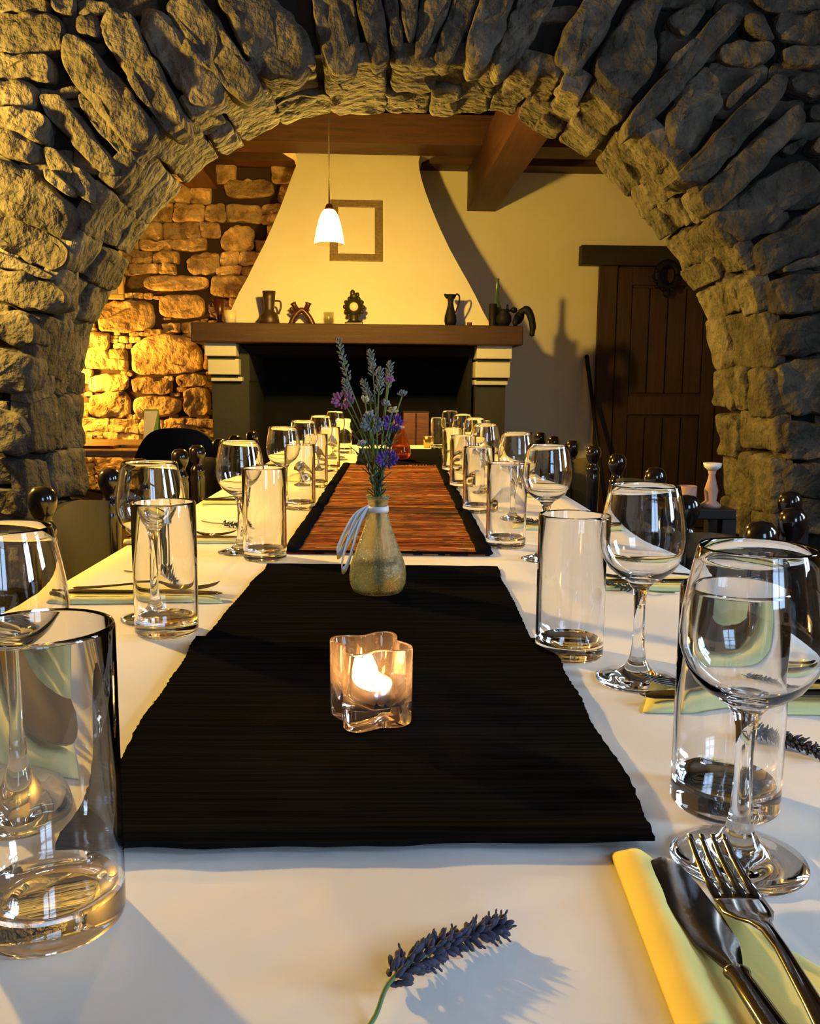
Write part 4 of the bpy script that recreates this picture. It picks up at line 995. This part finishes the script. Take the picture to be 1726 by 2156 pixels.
# ================================================================== CHAIRS
def make_chair(label, posts, group='turned-post dining chairs', hz=.84):
    # posts: two (x, y) world points of the back posts; seat towards the table (x -> 0)
    A, B = Vector((*posts[0], 0)), Vector((*posts[1], 0)); c = (A+B)/2; w_ = (B-A).length
    sg = -1 if c.x > 0 else 1; ax = (B-A).normalized(); yaw = math.atan2(ax.y, ax.x)-PI/2
    t = empty('dining_chair', c, yaw, label, 'chair', group)
    for s_ in (-1, 1):
        T = Matrix.Translation((0, s_*w_/2, 0)); k = hz-.84
        MB().lathe([(0, 0), (.019, 0), (.021, .05), (.021, .45), (.022, .62+k), (.024, .7+k), (.0245, .735+k), (.0215, .745+k), (.0245, .752+k), (.022, .762+k), (.0165, .77+k), (.0155, .778+k), (.020, .786+k), (.0255, .8+k), (.0272, .813+k), (.0250, .827+k), (.016, .838+k), (0, .841+k)], 24, T).build('back_post', 'chair', t)
        MB().lathe([(0, 0), (.017, 0), (.021, .05), (.021, .42), (0, .42)], 16, Matrix.Translation((sg*.4, s_*(w_/2-.02), 0))).build('leg', 'chair', t)
    # curved back panel
    V = []; F = []; nn = 14
    for s_ in (-.007, .007):
        for j in range(5):
            for i in range(nn+1):
                a = -1+2*i/nn; z0 = .56+k; z1 = .765+k+.018*(1-a*a)
                V.append(Vector((-sg*(.03*(1-a*a)-0.0)+s_, a*(w_/2-.015), z0+(z1-z0)*j/4)))
    n1 = (nn+1)*5
    for j in range(4):
        for i in range(nn): q = j*(nn+1)+i; F += [(q, q+1, q+nn+2, q+nn+1), (q+n1, q+nn+1+n1, q+nn+2+n1, q+1+n1)]
    for i in range(nn): F += [(i, i+n1, i+1+n1, i+1), (4*(nn+1)+i, 4*(nn+1)+i+1, 4*(nn+1)+i+1+n1, 4*(nn+1)+i+n1)]
    for j in range(4): q = j*(nn+1); F += [(q, q+nn+1, q+nn+1+n1, q+n1), (q+nn, q+nn+n1, q+2*nn+1+n1, q+2*nn+1)]
    sharp(mk('backrest', V, F, 'leather', t), 40)
    bevel(MB().box(min(-.02*sg, sg*.42), max(-.02*sg, sg*.42), -w_/2+.0, w_/2-.0, .42, .455).build('seat', 'leather', t, False), .01)
    for s_ in (-1, 1): MB().box(min(0, sg*.4), max(0, sg*.4), s_*(w_/2-.01)-.01, s_*(w_/2-.01)+.01, .2, .225).build('stretcher', 'chair', t, False)
    MB().box(sg*.38-.01, sg*.38+.01, -w_/2+.02, w_/2-.02, .26, .285).build('stretcher', 'chair', t, False)
    return t
def px_post(px, ytop, hz=.84):
    d_ = ray(px, ytop); p = CAM + d_*((hz-CAM.z)/d_.z); return (p.x, p.y)
make_chair('nearest left chair with slate-grey back panel and ball finials', [(px_post(88, 1024)), (px_post(230, 986))])
make_chair('second left chair, partly behind the second wine glass', [(-.665, 2.36), (-.65, 2.75)])
make_chair('third left chair with pale light on its back panel', [(-.64, 2.95), (-.64, 3.34)])
make_chair('fourth left chair beside the far left glasses', [(-.63, 3.62), (-.62, 4.0)])
make_chair('nearest right chair with low dark posts behind the front wine glass', [(.60, 1.40), (.60, 1.76)], hz=.82)
make_chair('second right chair with ball finials by the oak door', [px_post(1380, 984), px_post(1300, 955)])
make_chair('third right chair with ball finials by the leaning stick', [px_post(1250, 937), px_post(1205, 927)])
make_chair('fourth right chair farthest along the right side', [px_post(1166, 918), px_post(1138, 910)])
make_chair('outer right chair standing away from the table, close to the right picture edge', [(.80, 1.72), (.93, 2.02)], hz=.80)
# round-backed chair in the dining room, left
rb_ = empty('round_back_chair', (-.93, 3.9, 0), 0, 'black chair with a wide rounded back beyond the left glasses', 'chair')
V = []; F = []; nn = 20
for s_ in (0, .03):
    for j in range(7):
        for i in range(nn+1):
            a = -1+2*i/nn; top = .855-.11*a**4-.02*a*a
            V.append(Vector((a*.19, s_-.03*(1-a*a), .55+(top-.55)*j/6)))
n1 = (nn+1)*7
for j in range(6):
    for i in range(nn): q = j*(nn+1)+i; F += [(q, q+1, q+nn+2, q+nn+1), (q+n1, q+nn+1+n1, q+nn+2+n1, q+1+n1)]
for i in range(nn): F += [(i, i+n1, i+1+n1, i+1), (6*(nn+1)+i, 6*(nn+1)+i+1, 6*(nn+1)+i+1+n1, 6*(nn+1)+i+n1)]
for j in range(6): q = j*(nn+1); F += [(q, q+nn+1, q+nn+1+n1, q+n1), (q+nn, q+nn+n1, q+2*nn+1+n1, q+2*nn+1)]
sharp(mk('backrest', V, F, 'black', rb_), 40)
bevel(MB().box(-.2, .2, 0, .4, .42, .46).build('seat', 'black', rb_, False), .01)
for x in (-.17, .17):
    MB().box(x-.018, x+.018, 0, .03, 0, .56).build('leg', 'chair', rb_, False); MB().box(x-.018, x+.018, .36, .39, 0, .42).build('leg', 'chair', rb_, False)
# side table left of the arch opening beyond
st_ = empty('side_table', (-1.5, 4.6, 0), 0, 'warm brown wooden side table by the golden stone wall', 'table')
bevel(MB().box(-.6, .36, -.4, .5, .70, .735).build('tabletop', 'side_wood', st_, False), .005)
for x in (-.55, .31):
    for y in (-.35, .45): MB().box(x-.025, x+.025, y-.025, y+.025, 0, .70).build('leg', 'dark_wood', st_, False)
pc = atY(322, 960, 4.35)
tc_ = empty('table_card', (pc.x, 4.35, .735), 0, 'green and white folded card standing on the side table', 'card')
V = [(-.035, -.04, 0), (.035, -.04, 0), (.035, 0, .19), (-.035, 0, .19), (-.035, .05, 0), (.035, .05, 0)]
q = mk('card', V, [(0, 1, 2, 3), (3, 2, 5, 4)], 'green_card', tc_, False); q.modifiers.new('s', 'SOLIDIFY').thickness = .002
q = mk('card_front', [(-.034, -.0405, .0), (-.005, -.0405, 0), (.03, -.002, .18), (-.034, -.002, .18)], [(0, 1, 2, 3)], 'cream', tc_, False); q.modifiers.new('s', 'SOLIDIFY').thickness = .002
for k, (x, y, m_, l_) in enumerate(((-1.42, 4.35, 'red_clay', 'red folded cloth napkin on the side table, nearest the arch'), (-1.24, 4.45, 'side_wood', 'brown folded cloth on the side table, beside the green card'))):
    o = MB().box(-.09, .09, -.06, .06, 0, .014).build('folded_cloth', m_, None, False, None); o.location = (x, y, .735); bevel(o, .005); tag(o, l_, 'cloth')
# box before the hearth
bx = empty('wooden_box', (atY(876, 900, 5.1).x, 5.1, 0), 0, 'reddish brown wooden cabinet standing before the dark hearth', 'cabinet')
MB().box(-.075, .075, 0, .2, 0, atY(876, 866, 5.1).z).build('carcass', 'dark_wood', bx, False)
for a in (-.073, .003): bevel(MB().box(a, a+.07, -.012, 0, .05, atY(876, 866, 5.1).z-.01).build('panel', 'box_wood', bx, False), .003)
# small stand on the right with white dish
sp = atY(1495, 1068, 2.55)
s2 = empty('side_table', (sp.x+.02, 2.62, 0), 0, 'small dark side table behind the right chairs', 'table')
bevel(MB().box(-.15, .04, -.12, .03, sp.z-.03, sp.z).build('tabletop', 'dark_wood', s2, False), .004)
for x in (-.13, .02):
    for y in (-.10, .01): MB().box(x-.02, x+.02, y-.02, y+.02, 0, sp.z-.03).build('leg', 'dark_wood', s2, False)
cs = empty('candle_stand', (sp.x, 2.55, sp.z), 0, 'pinkish turned stand with a white dish on top, far right', 'candlestick')
MB().lathe([(0, 0), (.028, 0), (.03, .008), (.016, .02), (.02, .05), (.012, .08), (.009, .095), (.012, .108), (0, .108)], 20).build('stand', 'pink_cer', cs)
MB().lathe([(0, .108), (.012, .108), (.024, .118), (.027, .130), (.023, .128), (0, .116)], 12).build('dish', 'white_cer', cs)
pcx = atY(1446, 1060, 2.56)
t = empty('pink_cup', (pcx.x, 2.56, sp.z), 0, 'pale pinkish cup left of the turned stand', 'cup'); MB().lathe([(0, 0), (.024, 0), (.026, .062), (.023, .062), (.02, .006), (0, .006)], 20).build('body', 'pink_cer', t)

# ================================================================== LAMPS
lp = atY(693, 478, 4.15)
pn = empty('pendant_lamp', (lp.x, lp.y, 2.915), 0, 'lit pendant lamp hanging on a cord before the chimney hood', 'lamp')
zl = lp.z-2.915
MB().tube([(0, 0, 0), (0, 0, zl+.1)], .0035, 6).build('cord', 'cord', pn)
MB().lathe([(0, 0), (.04, 0), (.035, -.02), (0, -.025)], 20).build('ceiling_rose', 'brass', pn)
MB().lathe([(0, zl+.1), (.012, zl+.1), (.02, zl+.08), (.02, zl+.05), (0, zl+.05)], 16).build('socket', 'brass', pn)
MB().lathe([(0, zl+.052), (.014, zl+.045), (.018, zl+.025), (.032, zl), (.036, zl-.018), (.028, zl-.04), (0, zl-.052)], 20).build('bulb', 'bulb', pn)
V = []; pr_ = [(.022, .075), (.034, .06), (.046, .03), (.056, -.01), (.064, -.05), (.068, -.075)]
mb = MB(); mb.lathe([(r_, zl+z_) for r_, z_ in pr_], 40); q = mb.build('shade', 'shade', pn)
def sconce(name, loc, m, r, label):
    t = empty(name, loc, 0, label, 'lamp'); MB().ball((0, 0, 0), r, r, r*1.2, 14).build('bulb', m, t)
    MB().lathe([(0, -r*1.9), (r*.7, -r*1.9), (r*.6, -r*1.1), (0, -r*1.1)], 16).build('socket', 'brass', t)
    return t
sconce('wall_lamp', (-1.8, 2.42, 1.66), 'sconce_bulb', .05, 'warm lamp on the left wall in front of the arch, outside the frame')
MB().tube([(-2.2, 2.42, 1.56), (-2.0, 2.42, 1.53), (-1.8, 2.42, 1.57)], .01, 8).build('lamp_arm', 'brass', None)
tag(bpy.data.objects['lamp_arm'], 'brass wall arm carrying the left lamp', 'lamp arm')
sconce('table_lamp', (-2.42, 6.18, 1.12), 'nook_bulb', .05, 'small warm lamp hidden behind the left arch pier')
MB().lathe([(0, 0), (.12, 0), (.03, .03), (.02, 1.0), (.03, 1.03), (0, 1.03)], 16, Matrix.Translation((-2.42, 6.18, 0))).build('lamp_column', 'dark_wood', None)
tag(bpy.data.objects['lamp_column'], 'slim dark column carrying the lamp behind the pier', 'stand')
print('INFO', TL, TR, 'stones', len(wall_arch.children), len(wb.children), 'objects', len(bpy.data.objects))
